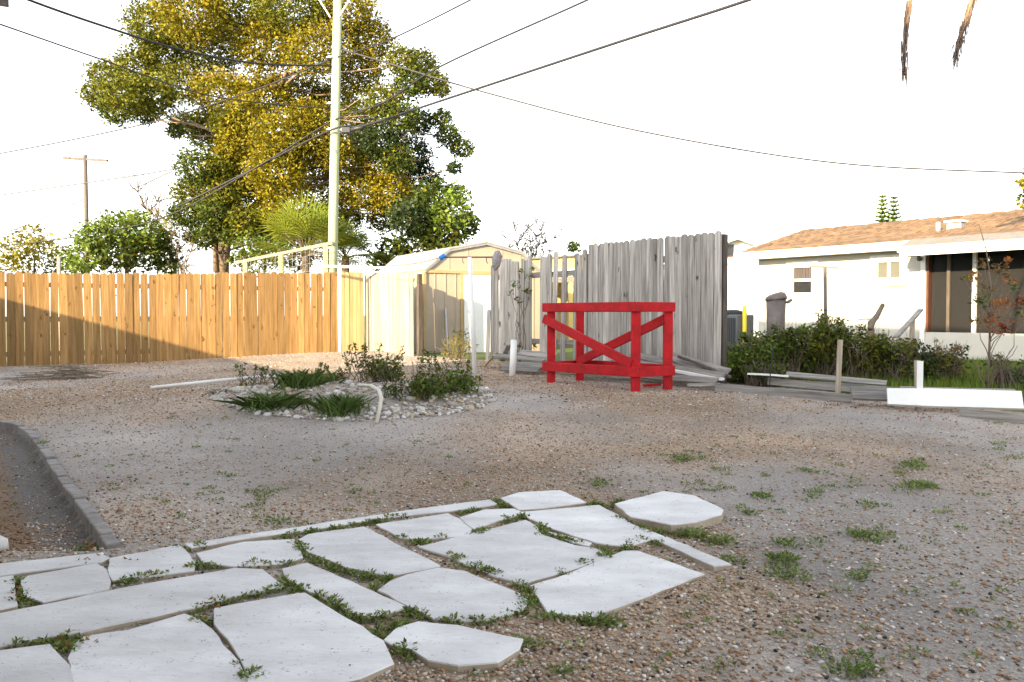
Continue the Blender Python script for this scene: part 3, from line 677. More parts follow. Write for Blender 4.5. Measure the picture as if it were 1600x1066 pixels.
# front clothesline post
b = gnd(743, 589); t = at(734, 402, b.y)
cp = empty('clothesline_post', b); tag(cp, 'leaning white clothesline post with thin crossbar before the shed', 'clothesline post')
MB().tube([(0, 0, -.2), t - b], .034, 12).build('post', 'pvc', cp, True)
c0 = at(690, 402, b.y + .1) - b; c1 = at(775, 402, b.y - .1) - b
MB().tube([c0, t - b, c1], .011, 8).build('crossbar', 'galv', cp, True)
MB().tube([c0 + Vector((-.03, 0, -.02)), c0 + Vector((.05, 0, .03))], .035, 10).build('clamp', 'blueclamp', cp, True)
for px in (723, 760):
    q = at(px, 402, b.y) - b; MB().tube([q, q + Vector((0, 0, -.06)), q + Vector((.02, 0, -.09))], .006, 6).build('hook', 'galv', cp)
q = at(776, 396, b.y - .1); rg = empty('hanging_rag', q); tag(rg, 'grey crumpled rag hanging from the clothesline crossbar', 'rag')
mb = MB(); pr = []
mb.tube([(.03, 0, .04), (.02, 0, -.02), (0, .01, -.10), (-.02, 0, -.19), (-.025, 0, -.24)], [.03, .062, .075, .055, .02], 12)
rgo = mb.build('cloth', 'cloth', rg, True)
dm = rgo.modifiers.new('sub', 'SUBSURF'); dm.levels = dm.render_levels = 2
tx = bpy.data.textures.new('crumple', 'CLOUDS'); tx.noise_scale = .05
dd = rgo.modifiers.new('crumple', 'DISPLACE'); dd.texture = tx; dd.strength = .05
# rear clothesline post
k = kpx(CORNER, U, 521); b = CORNER + U * k - Vector((-U.y, U.x, 0)) * .45; b.z = tz(b.x, b.y)
rp_ = empty('clothesline_post', b); tag(rp_, 'upright white clothesline post standing against the golden fence', 'clothesline post')
hh = (556 - 421) * b.y / F
MB().tube([(0, 0, -.2), (.0, 0, hh)], .042, 12).build('post', 'pvc', rp_, True)
MB().bar((-.52, -.1, hh - .01), (1.1, .2, hh - .04), .045, .05).build('crossbar', 'white', rp_)
def cable(px_pts, r, m, label, name='overhead_cable', sub=8):
    P = [at(*p) for p in px_pts]; pts = []
    n = len(P)
    for i in range(n - 1):
        p0, p1, p2, p3 = P[max(i - 1, 0)], P[i], P[i + 1], P[min(i + 2, n - 1)]
        for k in range(sub):
            t = k / sub
            pts.append(.5 * ((2 * p1) + (p2 - p0) * t + (2 * p0 - 5 * p1 + 4 * p2 - p3) * t * t + (3 * p1 - p0 - 3 * p2 + p3) * t ** 3))
    pts.append(P[-1]); o = P[0]; e = empty(name, o); tag(e, label, 'cable')
    MB().tube([p - o for p in pts], r, 6).build('strand', m, e, True); return e
cable([(690, 402, 12), (640, 413, 14.5), (560, 418, 17.6)], .006, 'cable_grey', 'slack clothesline wire strung between the two white posts', 'clothesline_wire')

# ------------------------------------------------------------------ utility poles and cables
PY = 21.0
b = at(516, 440, PY); b.z = .2
up_ = empty('utility_pole', b); tag(up_, 'tall greenish wooden utility pole behind the golden fence', 'utility pole')
top = at(529, -70, PY)
MB().tube([Vector((0, 0, -.3)), (top - b) * .5, top - b], [.135, .118, .105], 16).build('pole', 'polewood', up_, True)
for sx in (-1, 1):
    a = at(524, 30, PY) - b; q = at(524 + sx * 34, -14, PY) - b
    MB().bar(a + Vector((sx * .1, -.11, 0)), q + Vector((0, -.11, 0)), .05, .03).build('brace', 'white', up_)
ca = at(524, -18, PY) - b
MB().bar(ca + Vector((-1.2, -.14, 0)), ca + Vector((1.2, -.14, .0)), .09, .11).build('crossarm', 'polewood', up_)
for py in (388, 91, 163, 203):
    a = at(518, py, PY) - b; MB().tube([a + Vector((-.002, 0, -.02)), a + Vector((-.002, 0, .02))], .137, 16).build('band', 'metal', up_)
bx = at(545, 203, PY - .25); e = empty('splice_closure', bx); tag(e, 'black cable splice closure hanging beside the utility pole', 'splice closure')
MB().box(-.17, .04, -.06, .06, -.08, .06).build('housing', 'blackplastic', e, bevel=.01)
MB().tube([(.04, 0, 0), (.3, 0, .05), (.42, 0, .1)], [.055, .05, .035], 12).build('sleeve', 'blackplastic', e, True)
b = at(137, 420, 36); b.z = .2; fp = empty('utility_pole', b); tag(fp, 'distant thin utility pole with a single crossarm', 'utility pole')
t = at(133, 246, 36) - b; MB().tube([(0, 0, 0), t + Vector((0, 0, .1))], [.11, .085], 10).build('pole', 'farpole', fp, True)
MB().bar(at(99, 247, 36.3) - b, at(168, 251, 35.7) - b, .09, .1).build('crossarm', 'farpole', fp)
for px in (102, 135, 166):
    q = at(px, 245, 36) - b; MB().tube([q, q + Vector((0, 0, .14))], [.035, .025], 8).build('insulator', 'metal', fp)
cable([(-80, -52, 13.8), (45, 0, 14.8), (165, 42, 16), (280, 77, 17.6), (400, 99, 19.2), (520, 103, PY)], .022, 'cable', 'thick black cable sagging from the upper left corner to the pole')
cable([(-60, 18, 15.5), (0, 38, 16.3), (150, 90, 18), (330, 150, 19.5), (519, 170, PY)], .016, 'cable', 'thin cable dropping from the left edge into the big tree')
cable([(-60, 250, 24.6), (0, 240, 24), (130, 215, 23.2), (260, 185, 22.4), (400, 140, 21.6), (520, 92, PY), (600, 66, 19.5), (735, 0, 17), (860, -70, 15)], .016, 'cable', 'cable crossing behind the tree and rising right past the pole top')
cable([(-60, 312, 30), (0, 305, 30), (140, 285, 29), (280, 262, 28), (400, 225, 27)], .022, 'cable_thin', 'faint straight wire on the left between far pole and tree')
cable([(140, 300, 36), (200, 297, 34), (270, 267, 30)], .022, 'cable_thin', 'faint wire from the far pole curving up into the tree')
cable([(0, 366, 38), (60, 345, 37.5), (134, 309, 36)], .022, 'cable_thin', 'faint wire sloping from the far pole down to the left edge')
cable([(112, 345, 37), (134, 309, 36)], .014, 'cable_grey', 'short guy wire on the left of the far pole')
cable([(139, 303, 36), (175, 334, 36.5)], .014, 'cable_grey', 'short guy wire on the right of the far pole')
cable([(0, 385, 24), (120, 370, 23.4), (260, 338, 22.6), (400, 262, 21.8), (518, 190, PY), (600, 160, 19.2), (690, 103, 17.6), (918, 0, 15.3), (1040, -60, 14)], .019, 'cable', 'cable from lower left past the pole up to the top centre')
cable([(280, 322, 22.4), (400, 262, 21.9), (518, 203, PY - .25), (570, 196, PY - .3), (700, 154, 18.5), (960, 68, 15.4), (1170, 0, 13.6), (1330, -60, 12)], .026, 'cable', 'heavy black cable from the splice closure to the top right of centre')
cable([(522, 74, PY), (600, 97, 21), (760, 145, 20.8), (1000, 205, 20.4), (1300, 254, 20), (1592, 270, 19.6), (1700, 272, 19.4)], .022, 'cable_grey', 'long grey service cable sagging across the white sky to the right')
cable([(530, 163, PY), (640, 215, 23), (715, 272, 25), (800, 325, 28), (900, 367, 31), (928, 371, 32)], .012, 'cable_grey', 'thin wire running down from the tree to the small pole')
cable([(770, 225, 30), (1100, 295, 27), (1550, 325, 24), (1700, 330, 23)], .011, 'cable_thin', 'faintest wire low across the sky above the brown roof')
b = at(928, 420, 32); b.z = .2; e = empty('utility_pole', b); tag(e, 'small pole top showing above the yellow roof', 'utility pole')
t = at(929, 368, 32) - b; MB().tube([(0, 0, 0), t], .07, 8).build('pole', 'polewood', e, True)

# ------------------------------------------------------------------ house on the right
VX = Vector((.608, -.793, 0)); NX = Vector((.793, .608, 0))
EV = Vector((5.48, 20.1, 0)); WO = EV + NX * .42 + VX * .36
rh = empty('white_house', (WO.x, WO.y, .0), math.atan2(VX.y, VX.x)); tag(rh, 'cream single storey house with brown shingle roof and screened porch', 'house')
def wk(px): return kpx(WO, VX, px)
def wz(px, py): k = wk(px); return CAMH + (HOR - py) * (WO.y + VX.y * k) / F
HL = 13.0; ZE = 2.47; kp0 = wk(1446); DEP = 5.4
def wall_with_holes(x0, x1, z0, z1, holes, y0=0., y1=.12):
    holes = [(h[0], h[1], max(h[2], z0), min(h[3], z1)) for h in holes if h[2] < z1 and h[3] > z0]
    mb = MB(); xs = sorted({x0, x1} | {h[0] for h in holes} | {h[1] for h in holes}); zs = sorted({z0, z1} | {h[2] for h in holes} | {h[3] for h in holes})
    for i in range(len(xs) - 1):
        for j in range(len(zs) - 1):
            cx, cz = (xs[i] + xs[i + 1]) / 2, (zs[j] + zs[j + 1]) / 2
            if not any(h[0] < cx < h[1] and h[2] < cz < h[3] for h in holes): mb.box(xs[i], xs[i + 1], y0, y1, zs[j], zs[j + 1])
    return mb
def win_rect(x0, x1, yt, yb):
    return (wk(x0), wk(x1), wz((x0 + x1) / 2, yb), wz((x0 + x1) / 2, yt))
W1 = win_rect(1236, 1271, 415, 461); W2 = win_rect(1367, 1409, 406, 438)
# block courses: each course a proud strip, openings cut
holes = [W1, W2]; z = .1; ci = 0
while z < ZE - .02:
    z1 = min(z + .2, ZE - .005)
    wall_with_holes(0, kp0, z + .004, z1 - .004, [h for h in holes if h[2] < z1 and h[3] > z], -.012 if ci % 1 == 0 else 0, .0).build('block_course', 'housewall', rh)
    z += .2; ci += 1
wall_with_holes(0, kp0, .05, ZE, holes, .0, .14).build('wall', 'housewall', rh)
MB().box(-.0, .14, .14, DEP, .05, ZE).build('end_wall', 'housewall', rh)
MB().box(.0, HL, DEP, DEP + .14, .05, ZE).build('back_wall', 'housewall', rh)
MB().box(HL - .14, HL, 0, DEP, .05, ZE).build('end_wall', 'housewall', rh)
def window(r, kind):
    x0, x1, z0, z1 = r
    f = MB(); t = .05
    f.box(x0, x1, -.03, .05, z1 - t, z1); f.box(x0, x1, -.03, .05, z0, z0 + t); f.box(x0, x0 + t, -.03, .05, z0 + t, z1 - t); f.box(x1 - t, x1, -.03, .05, z0 + t, z1 - t)
    wnd = f.build('window', 'white', rh)
    if kind == 0:
        zm = (z0 + z1) / 2 + .0
        MB().box(x0 + t, x1 - t, -.02, .04, zm - .03, zm + .03).build('sash_rail', 'white', wnd)
        MB().box(x0 + t, x1 - t, .02, .03, z0 + t, zm - .03).build('pane', 'glass', wnd); MB().box(x0 + t, x1 - t, .03, .04, zm + .03, z1 - t).build('pane', 'glass', wnd)
        MB().box(x0 + t, x1 - t, .010, .016, zm + .03, z1 - t).build('curtain', 'curtain', wnd)
    else:
        xm = (x0 + x1) / 2
        MB().box(xm - .03, xm + .03, -.02, .04, z0 + t, z1 - t).build('mullion', 'white', wnd)
        for a, b in ((x0 + t, xm - .03), (xm + .03, x1 - t)): MB().box(a, b, .01, .02, z0 + t, z1 - t).build('pane', 'blind', wnd)
    MB().box(x0 - .14, x1 + .14, -.075, -.013, z0 - .13, z0 - .02).build('window_sill', 'white', wnd)
    MB().box(x0 - .12, x1 + .12, -.035, -.013, z1 + .015, z1 + .10).build('lintel', 'white', wnd)
window(W1, 0); window(W2, 1)
# roof: gable with ridge parallel to this wall
RW = 2.9; ZR = 3.36; OV = .42
def roof_plane(y0, z0, y1, z1, x0, x1):
    return MB().add([(x0, y0, z0), (x1, y0, z0), (x1, y1, z1), (x0, y1, z1), (x0, y0, z0 - .05), (x1, y0, z0 - .05), (x1, y1, z1 - .05), (x0, y1, z1 - .05)],
                    [(0, 1, 2, 3), (7, 6, 5, 4), (0, 4, 5, 1), (1, 5, 6, 2), (2, 6, 7, 3), (3, 7, 4, 0)])
zf0 = ZE + .13
rf1 = roof_plane(-OV, zf0, RW - OV, ZR, -.36, HL + .3).build('roof', 'shinglebrown', rh)
roof_plane(2 * RW - OV, zf0, RW - OV, ZR - .001, -.36, HL + .3).build('roof', 'shinglebrown', rh)
# shingle tabs in courses, each a thin raised piece
rows = 13; sl_len = math.hypot(RW, ZR - zf0); ang = math.atan2(ZR - zf0, RW)
tab = {}
for wv in range(4):
    tab[wv] = MB().box(0, .29 + .0, 0, .235, 0, .008 + .003 * wv).mesh('shingle', 'shinglebrown')
cnt = 0
for r_ in range(rows):
    s0 = r_ * (sl_len - .02) / rows; x = -.36 + (r_ % 2) * .15
    while x < 9.2 and cnt < 300:
        if x > .2 * r_ * 0 - .4:
            inst('shingle', tab[random.randrange(4)], rf1, (x, -OV + s0 * math.cos(ang), zf0 + s0 * math.sin(ang) + .002), (ang - .012, 0, 0)); cnt += 1
        x += .30 if r_ < 3 else .46
MB().box(-.40, HL + .3, -OV - .03, -OV - .002, zf0 - .17, zf0 + .005).build('fascia', 'white', rh)
MB().box(-.36, HL + .3, -OV, -.015, zf0 - .16, zf0 - .14).build('soffit', 'housewall', rh)
MB().add([(-.39, -OV, zf0 - .15), (-.39, RW - OV, ZR - .15), (-.39, RW - OV, ZR + .012), (-.39, -OV, zf0 + .012), (-.365, -OV, zf0 - .15), (-.365, RW - OV, ZR - .15), (-.365, RW - OV, ZR + .012), (-.365, -OV, zf0 + .012)],
         [(0, 1, 2, 3), (7, 6, 5, 4), (0, 4, 5, 1), (1, 5, 6, 2), (2, 6, 7, 3), (3, 7, 4, 0)]).build('rake_board', 'white', rh)
# roof vents
def roof_pt(px, py):      # crossing of a bearing with the front roof plane
    d = ray(px, py); c = Vector((0, 0, CAMH)); n = Vector((-NX.x * (ZR - zf0) / RW, -NX.y * (ZR - zf0) / RW, 1)); p0 = EV.copy(); p0.z = zf0
    t = (p0 - c).dot(n) / d.dot(n); w_ = c + d * t - Vector((WO.x, WO.y, 0))
    return Vector((w_.dot(VX), w_.dot(NX), w_.z))
q = roof_pt(1466, 362); MB().tube([q - Vector((0, 0, .1)), q + Vector((0, 0, .2))], .05, 12).build('vent_pipe', 'metal', rh, True)
q = roof_pt(1494, 356)
v = MB().box(q.x - .15, q.x + .15, q.y - .12, q.y + .14, q.z - .08, q.z + .10).build('roof_vent', 'metal', rh, bevel=.02)
MB().box(q.x - .18, q.x + .18, q.y - .17, q.y + .16, q.z + .102, q.z + .15).build('vent_hood', 'white', v, bevel=.015)
# porch
PD = 2.6; PZ0 = .05; KW = wz(1500, 520); PT = wz(1500, 396)
xk = [kp0 + .06, wk(1480), wk(1521), wk(1640), HL - .2]
MB().box(kp0, HL, -.02, .12, PZ0, KW).build('knee_wall', 'stucco', rh)
MB().box(kp0 + .02, kp0 + .06, -.035, .13, KW + .002, PT + .1).build('porch_post', 'rust', rh)
MB().box(kp0 - .10, kp0 - .003, -.05, -.014, .3, PT + .08).build('downpipe', 'white', rh)
MB().box(xk[2] - .03, xk[2] + .03, -.03, .05, KW + .002, PT + .1).build('porch_post', 'white', rh)
MB().box(xk[1] - .03, xk[1] + .03, .0, .05, KW + .002, PT + .1).build('porch_post', 'darkwood', rh)
MB().box(xk[3] - .03, xk[3] + .03, -.03, .05, KW + .002, PT + .1).build('porch_post', 'white', rh)
for a, b in zip(xk[:-1], xk[1:]): MB().box(a + .032, b - .032, .055, .058, KW + .004, PT + .09).build('screen', 'insect_screen', rh)
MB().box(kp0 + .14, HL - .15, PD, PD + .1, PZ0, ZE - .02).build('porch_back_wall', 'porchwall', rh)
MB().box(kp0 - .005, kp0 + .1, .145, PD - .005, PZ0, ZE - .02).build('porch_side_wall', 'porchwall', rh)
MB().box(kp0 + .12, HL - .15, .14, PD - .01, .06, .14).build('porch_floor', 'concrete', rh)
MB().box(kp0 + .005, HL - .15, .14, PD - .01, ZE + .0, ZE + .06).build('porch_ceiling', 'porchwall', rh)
bwk = kp0 + 1.5
pw_ = MB().box(bwk, bwk + .75, PD - .05, PD - .005, 1.25, 1.95).build('porch_window', 'white', rh)
MB().box(bwk + .06, bwk + .69, PD - .06, PD - .052, 1.31, 1.89).build('pane', 'glass', pw_)
# patio roof in front of the porch, lower pitch
kq = kpx(WO - NX * .95, VX, 1402)
pr_ = MB().add([(kq, -.95, ZE - .02), (HL + .6, -.95, ZE - .02), (HL + .6, -.44, zf0 + .03), (kq, -.44, zf0 + .03), (kq, -.95, ZE - .06), (HL + .6, -.95, ZE - .06), (HL + .6, -.44, zf0 - .01), (kq, -.44, zf0 - .01)],
         [(0, 1, 2, 3), (7, 6, 5, 4), (0, 4, 5, 1), (1, 5, 6, 2), (2, 6, 7, 3), (3, 7, 4, 0)]).build('patio_roof', 'roofgrey', rh)
MB().box(kq - .01, HL + .6, -.985, -.952, ZE - .14, ZE - .02).build('gutter', 'white', rh)
MB().box(kq + .02, HL + .6, -.95, -.922, ZE - .21, ZE - .145).build('patio_fascia', 'white', rh)
MB().box(kq, kq + .03, -.948, -.455, ZE - .13, ZE - .065).build('patio_end_board', 'white', rh)
q = Vector((kp0 - .14, -.02, PT - .05)); MB().tube([q + Vector((0, -.03, .2)), q + Vector((0, -.04, .02)), q + Vector((.06, -.12, -.03))], [.02, .025, .05], 10).build('wall_lamp', 'galv', rh, True)
wr = at(1340, 395, 18); 
# bench inside the porch
def on_house(x, y, z): p = WO + VX * x + NX * y; p.z = z; return p
e = empty('porch_table', on_house(kp0 + 1.5, 1.0, .14), math.atan2(VX.y, VX.x)); tag(e, 'dark brown table standing inside the screened porch', 'table')
MB().box(-.75, .75, -.3, .3, .95, 1.0).build('table_top', 'rust', e)
MB().box(-.75, -.35, -.28, .28, .002, .945).build('cabinet', 'rust', e)
MB().bar((-.2, 0, .35), (.4, 0, .92), .06, .05).build('brace', 'darkwood', e); MB().box(.68, .74, -.28, .28, .002, .945).build('leg', 'rust', e)
# ------------------------------------------------------------------ things near the house
p = at(1212, 520, 17.0); p.z = .2
e = empty('rubbish_bin', p); tag(e, 'brown grey rubbish bin with a domed lid behind the shrubs', 'bin')
zt = at(1212, 459, 17.0).z - .2
bn = MB().tube([(0, 0, 0), (0, 0, zt * .45), (0, 0, zt - .12)], [.165, .18, .20], 20).build('body', 'binplastic', e, True)
MB().tube([(0, 0, zt - .118), (0, 0, zt - .10), (-.02, 0, zt - .03), (-.03, 0, zt)], [.225, .225, .20, .13], 20).build('lid', 'binplastic', e, True)
MB().bar((.2, -.1, zt - .2), (.28, -.1, zt - .12), .16, .04).build('handle', 'binplastic', e, bevel=.01)
p = at(1145, 540, 17.6); p.z = .2; zt = at(1145, 488, 17.6).z - .2
e = empty('air_conditioner', p, math.atan2(VX.y, VX.x)); tag(e, 'black outdoor air conditioning unit right of the grey panel', 'air conditioner')
cs = MB().box(-.33, .33, -.3, .3, .05, zt - .05).build('casing', 'acmetal', e, bevel=.03)
for i in range(14): MB().box(-.29 + i * .0435, -.275 + i * .0435, -.315, -.301, .12, zt - .12).build('grille_bar', 'blackplastic', e)
MB().tube([(0, 0, zt - .05), (0, 0, zt), (0, 0, zt + .06)], [.3, .28, .08], 18).build('fan_cover', 'blackplastic', e, True)
MB().box(-.36, .36, -.33, .33, 0, .05).build('plinth', 'concrete', e)
p = at(1163, 540, 17.2); p.z = .2; zt = at(1163, 478, 17.2).z - .2
e = empty('yellow_post', p); tag(e, 'thin bright yellow post beside the air conditioning unit', 'post'); MB().tube([(0, 0, -.1), (0, 0, zt)], .045, 10).build('shaft', 'yellow', e, True)
p = at(1291, 560, 15.0); p.z = .2; t = at(1289, 417, 15.0)
e = empty('clothesline_post', p); tag(e, 'grey metal T shaped clothesline post in front of the house window', 'clothesline post')
MB().tube([(0, 0, -.1), t - p], .032, 10).build('post', 'galv', e, True); MB().bar(at(1266, 416, 15.1) - p, at(1311, 419, 14.9) - p, .035, .035).build('crossbar', 'galv', e)
def logt(px0, py0, px1, py1, Y, r, label, m='bark', name='leaning_timber'):
    a = at(px0, py0, Y); q = at(px1, py1, Y + .5); e = empty(name, a); tag(e, label, 'timber'); d = q - a
    pts = [d * t + Vector((random.uniform(-.02, .02), 0, random.uniform(-.02, .02))) for t in (0, .3, .6, 1)]
    MB().tube(pts, [r, r * 1.1, r * .95, r * .8], 8).build('shaft', m, e, True)
a = at(1365, 560, 15); logt(1366, 560, 1361, 505, 15, .07, 'dark gnarled stump in front of the house wall', name='tree_stump'); logt(1359, 514, 1378, 477, 15, .05, 'broken grey branch propped on the stump', 'twig', 'broken_branch')
e = empty('leaning_timber', at(1400, 527, 14.6)); tag(e, 'weathered plank leaning against the house wall beside the porch', 'timber')
MB().bar((0, 0, 0), at(1439, 484, 15.2) - at(1400, 527, 14.6), .09, .04).build('plank', 'greyboard', e)
MB().bar(at(1424, 545, 15.) - at(1400, 527, 14.6), at(1426, 498, 15.1) - at(1400, 527, 14.6), .08, .07).build('prop', 'postwood', e)

# ------------------------------------------------------------------ buildings behind
e = empty('yellow_building', (0, 22.6, 0), math.atan2(U.y, U.x) * .35); tag(e, 'low yellow carport building behind the broken fence', 'building')
zt0 = 2.62
MB().prism([(.45, zt0 - .32), (3.6, zt0 - .12), (3.6, zt0 + .25), (.45, zt0)], 0, .06).build('fascia', 'yellowpaint', e)
MB().prism([(.40, zt0 + .003), (3.7, zt0 + .255), (3.7, zt0 + .30), (.40, zt0 + .05)], -.1, 4.0).build('roof', 'roofgrey', e)
MB().box(.5, 3.5, 3.0, 3.1, .2, 2.25).build('back_wall', 'yellowpaint', e); MB().box(3.4, 3.5, .1, 3.0, .2, 2.4).build('side_wall', 'yellowpaint', e)
for x in (.6, 1.7, 2.6): MB().box(x - .06, x + .06, .08, .2, .2, zt0 - .3).build('post', 'yellowpaint', e)
MB().box(.5, 3.4, .07, .15, 2.0, 2.16).build('beam', 'greyboard', e)
MB().box(.5, 3.4, .2, 2.9, 2.22, 2.26).build('ceiling', 'darkwood', e)
for i in range(9): MB().box(.75 + i * .28, .99 + i * .28, 2.94, 2.985, .25, 1.85).build('wall_board', 'fresh_pine', e)
e = empty('gabled_house', (7.6, 30.5, 0), math.atan2(VX.y, VX.x)); tag(e, 'white gable ended house peeping out behind the grey panel', 'house')
def place_gable():
    apex = at(1152, 371, 30); lft = at(1092, 395, 30); 
    ax = apex.z; ez = ax - .75
    e.location = (apex.x, apex.y, 0); e.rotation_euler[2] = R(-12)
    mb = MB().prism([(-2.3, .2), (1.9, .2), (1.9, ez), (0, ax - .12), (-2.3, ez - .15)], 0, .15); mb.build('gable_wall', 'white', e)
    MB().box(-2.3, -2.16, .152, 6, .2, ez - .15).build('side_wall', 'white', e); MB().box(1.76, 1.9, .152, 6, .2, ez).build('side_wall', 'white', e)
    for s, xe, ze in ((-1, -2.7, ez - .27), (1, 2.3, ez - .16)):
        MB().prism([(0, ax - .1), (xe, ze), (xe, ze + .1), (0, ax + .02)][::s], -.5, 6).build('roof', 'white', e)
    x = (1140 - 1152) / F * 30; z0 = at(1140, 399, 30).z; z1 = at(1140, 382, 30).z
    wn = MB().box(x - .14, x + .16, -.03, -.002, z0, z1).build('gable_window', 'glass', e)
    MB().box(x - .19, x + .21, -.028, -.001, z0 - .06, z0 - .002).build('sill', 'rust', wn)
    MB().box(-2.3, 1.9, -.04, -.002, at(1140, 418, 30).z - .05, at(1140, 418, 30).z).build('siding_ledge', 'white', e)
place_gable()
# wooden rail with wire netting behind the golden fence
p0, p1 = at(368, 411, 22.5), at(520, 380, 20.8)
e = empty('netting_rail', (p0.x, p0.y, 0)); tag(e, 'sloping timber rail on posts with wire netting above the golden fence', 'rail')
o0 = Vector((p0.x, p0.y, 0)); MB().bar(p0 - o0, p1 - o0, .09, .07).build('top_rail', 'fresh_pine', e)
for px in (385, 442, 510):
    t = (px - 368) / 152; q = p0.lerp(p1, t) - o0; MB().box(q.x - .055, q.x + .055, q.y - .05, q.y + .05, .2, q.z - .04).build('post', 'fresh_pine', e)
nb = MB()
for i in range(24):
    q = p0.lerp(p1, i / 23) - o0; nb.tube([(q.x, q.y - .06, q.z), (q.x + random.uniform(-.03, .03), q.y - .06, q.z - .9)], .006, 4)
for j in range(4):
    a = p0 - o0 + Vector((0, -.06, -.2 - .2 * j)); b2 = p1 - o0 + Vector((0, -.06, -.2 - .2 * j)); nb.tube([a, a.lerp(b2, .5) + Vector((0, 0, random.uniform(-.05, .05))), b2], .006, 4)
nb.build('wire_netting', 'metal', e)
q = at(92, 428, 20); q.z = .2; e = empty('thin_post', q); tag(e, 'thin pale post showing above the left end of the golden fence', 'post'); MB().tube([(0, 0, 0), at(92, 401, 20) - q], .045, 8).build('shaft', 'bleached', e, True)

# ------------------------------------------------------------------ trees
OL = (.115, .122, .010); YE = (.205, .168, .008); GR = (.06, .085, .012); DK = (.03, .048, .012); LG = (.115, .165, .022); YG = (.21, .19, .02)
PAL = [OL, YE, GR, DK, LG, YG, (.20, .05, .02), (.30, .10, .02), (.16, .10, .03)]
def tree(name, label, base, trunk_pts, clumps, per, size, tr, group=None, cat='tree', limbs=True, mtrunk='bark', shell=.5):
    e = empty(name, base); tag(e, label, cat, group); mb = MB()
    tp = [Vector(p) - base for p in trunk_pts]
    mb.tube(tp, [tr * (1 - .82 * i / max(1, len(tp) - 1)) for i in range(len(tp))], 10)
    forks = tp[1:]
    cl = [(x - base.x, y - base.y, z - base.z, r, c) for (x, y, z, r, c) in clumps]
    if limbs:
        for (x, y, z, r, c) in cl:
            t = Vector((x, y, z)); f = min(forks, key=lambda q: (q - t).length + (2.5 if q.z > t.z - .2 else 0))
            limb(mb, f, t, min(tr * .22, .02 + .016 * (t - f).length), .01, .14, 5, 5)
            for k in range(3):
                u = Vector((random.gauss(0, 1), random.gauss(0, 1), random.gauss(.3, .8))).normalized() * r * .9
                limb(mb, t, t + u, .018, .006, .1, 4, 2)
    mb.build('trunk', mtrunk, e, True)
    leaves(cl, per, size, PAL, 'crown', e, shell=shell); return e
TY = 27.5; K = TY / F
big = [(240, 42, 52, 0), (300, 22, 60, 1), (375, 12, 62, 0), (455, 15, 60, 0), (540, 20, 55, 1), (578, 62, 44, 1), (255, 85, 45, 0), (330, 78, 58, 0), (415, 70, 58, 1), (495, 80, 55, 1), (560, 112, 48, 1),  # warm sun painted in as yellow clumps, shaded right side as dark ones
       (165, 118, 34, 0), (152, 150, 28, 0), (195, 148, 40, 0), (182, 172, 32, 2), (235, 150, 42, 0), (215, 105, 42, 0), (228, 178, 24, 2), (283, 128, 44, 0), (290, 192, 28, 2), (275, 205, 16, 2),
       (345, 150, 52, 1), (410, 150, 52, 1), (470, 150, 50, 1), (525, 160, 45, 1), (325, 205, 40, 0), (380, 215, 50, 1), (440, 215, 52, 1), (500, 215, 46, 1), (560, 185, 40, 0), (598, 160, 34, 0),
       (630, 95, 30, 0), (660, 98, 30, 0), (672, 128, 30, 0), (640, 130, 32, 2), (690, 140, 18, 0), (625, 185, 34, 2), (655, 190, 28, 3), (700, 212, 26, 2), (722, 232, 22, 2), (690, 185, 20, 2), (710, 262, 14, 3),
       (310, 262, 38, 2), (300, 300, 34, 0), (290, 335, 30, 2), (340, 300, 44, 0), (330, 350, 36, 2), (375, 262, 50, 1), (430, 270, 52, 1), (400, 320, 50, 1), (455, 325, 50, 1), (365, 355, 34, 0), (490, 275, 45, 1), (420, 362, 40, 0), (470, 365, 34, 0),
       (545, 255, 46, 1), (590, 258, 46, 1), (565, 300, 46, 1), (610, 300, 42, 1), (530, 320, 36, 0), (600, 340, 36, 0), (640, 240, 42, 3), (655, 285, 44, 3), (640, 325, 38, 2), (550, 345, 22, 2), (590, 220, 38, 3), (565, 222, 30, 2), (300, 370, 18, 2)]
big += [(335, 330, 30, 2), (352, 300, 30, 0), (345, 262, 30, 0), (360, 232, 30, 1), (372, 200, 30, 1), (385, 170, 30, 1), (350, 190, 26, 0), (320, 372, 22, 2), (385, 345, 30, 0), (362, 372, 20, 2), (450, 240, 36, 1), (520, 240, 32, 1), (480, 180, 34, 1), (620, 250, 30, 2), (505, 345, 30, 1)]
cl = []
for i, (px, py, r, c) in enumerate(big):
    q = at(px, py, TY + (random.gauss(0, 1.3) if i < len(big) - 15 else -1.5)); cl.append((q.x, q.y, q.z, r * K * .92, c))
tb = at(345, 432, TY); tb.z = .2
tree('big_tree', 'large spreading tree with olive leaves tinted gold for sunlight behind the fence', tb, [tb, at(347, 400, TY), at(350, 372, TY), at(362, 300, TY), at(375, 225, TY), at(395, 140, TY), at(420, 60, TY)], cl, 3700, .11, .27)
bt = [o for o in C.objects if o.name == 'big_tree'][0]; mb = MB()
for pp in ([(338, 425), (336, 390), (332, 350), (335, 290), (310, 200)], [(352, 420), (356, 385), (372, 345), (440, 280), (520, 230), (640, 205), (700, 215)], [(350, 372), (352, 320), (340, 230), (300, 120)], [(395, 150), (440, 130), (470, 60)]):
    mb.tube([at(a, b_, TY - .2) - tb for a, b_ in pp], [.12 - .10 * i / (len(pp) - 1) for i in range(len(pp))], 8)
mb.build('limb', 'bark', bt, True)
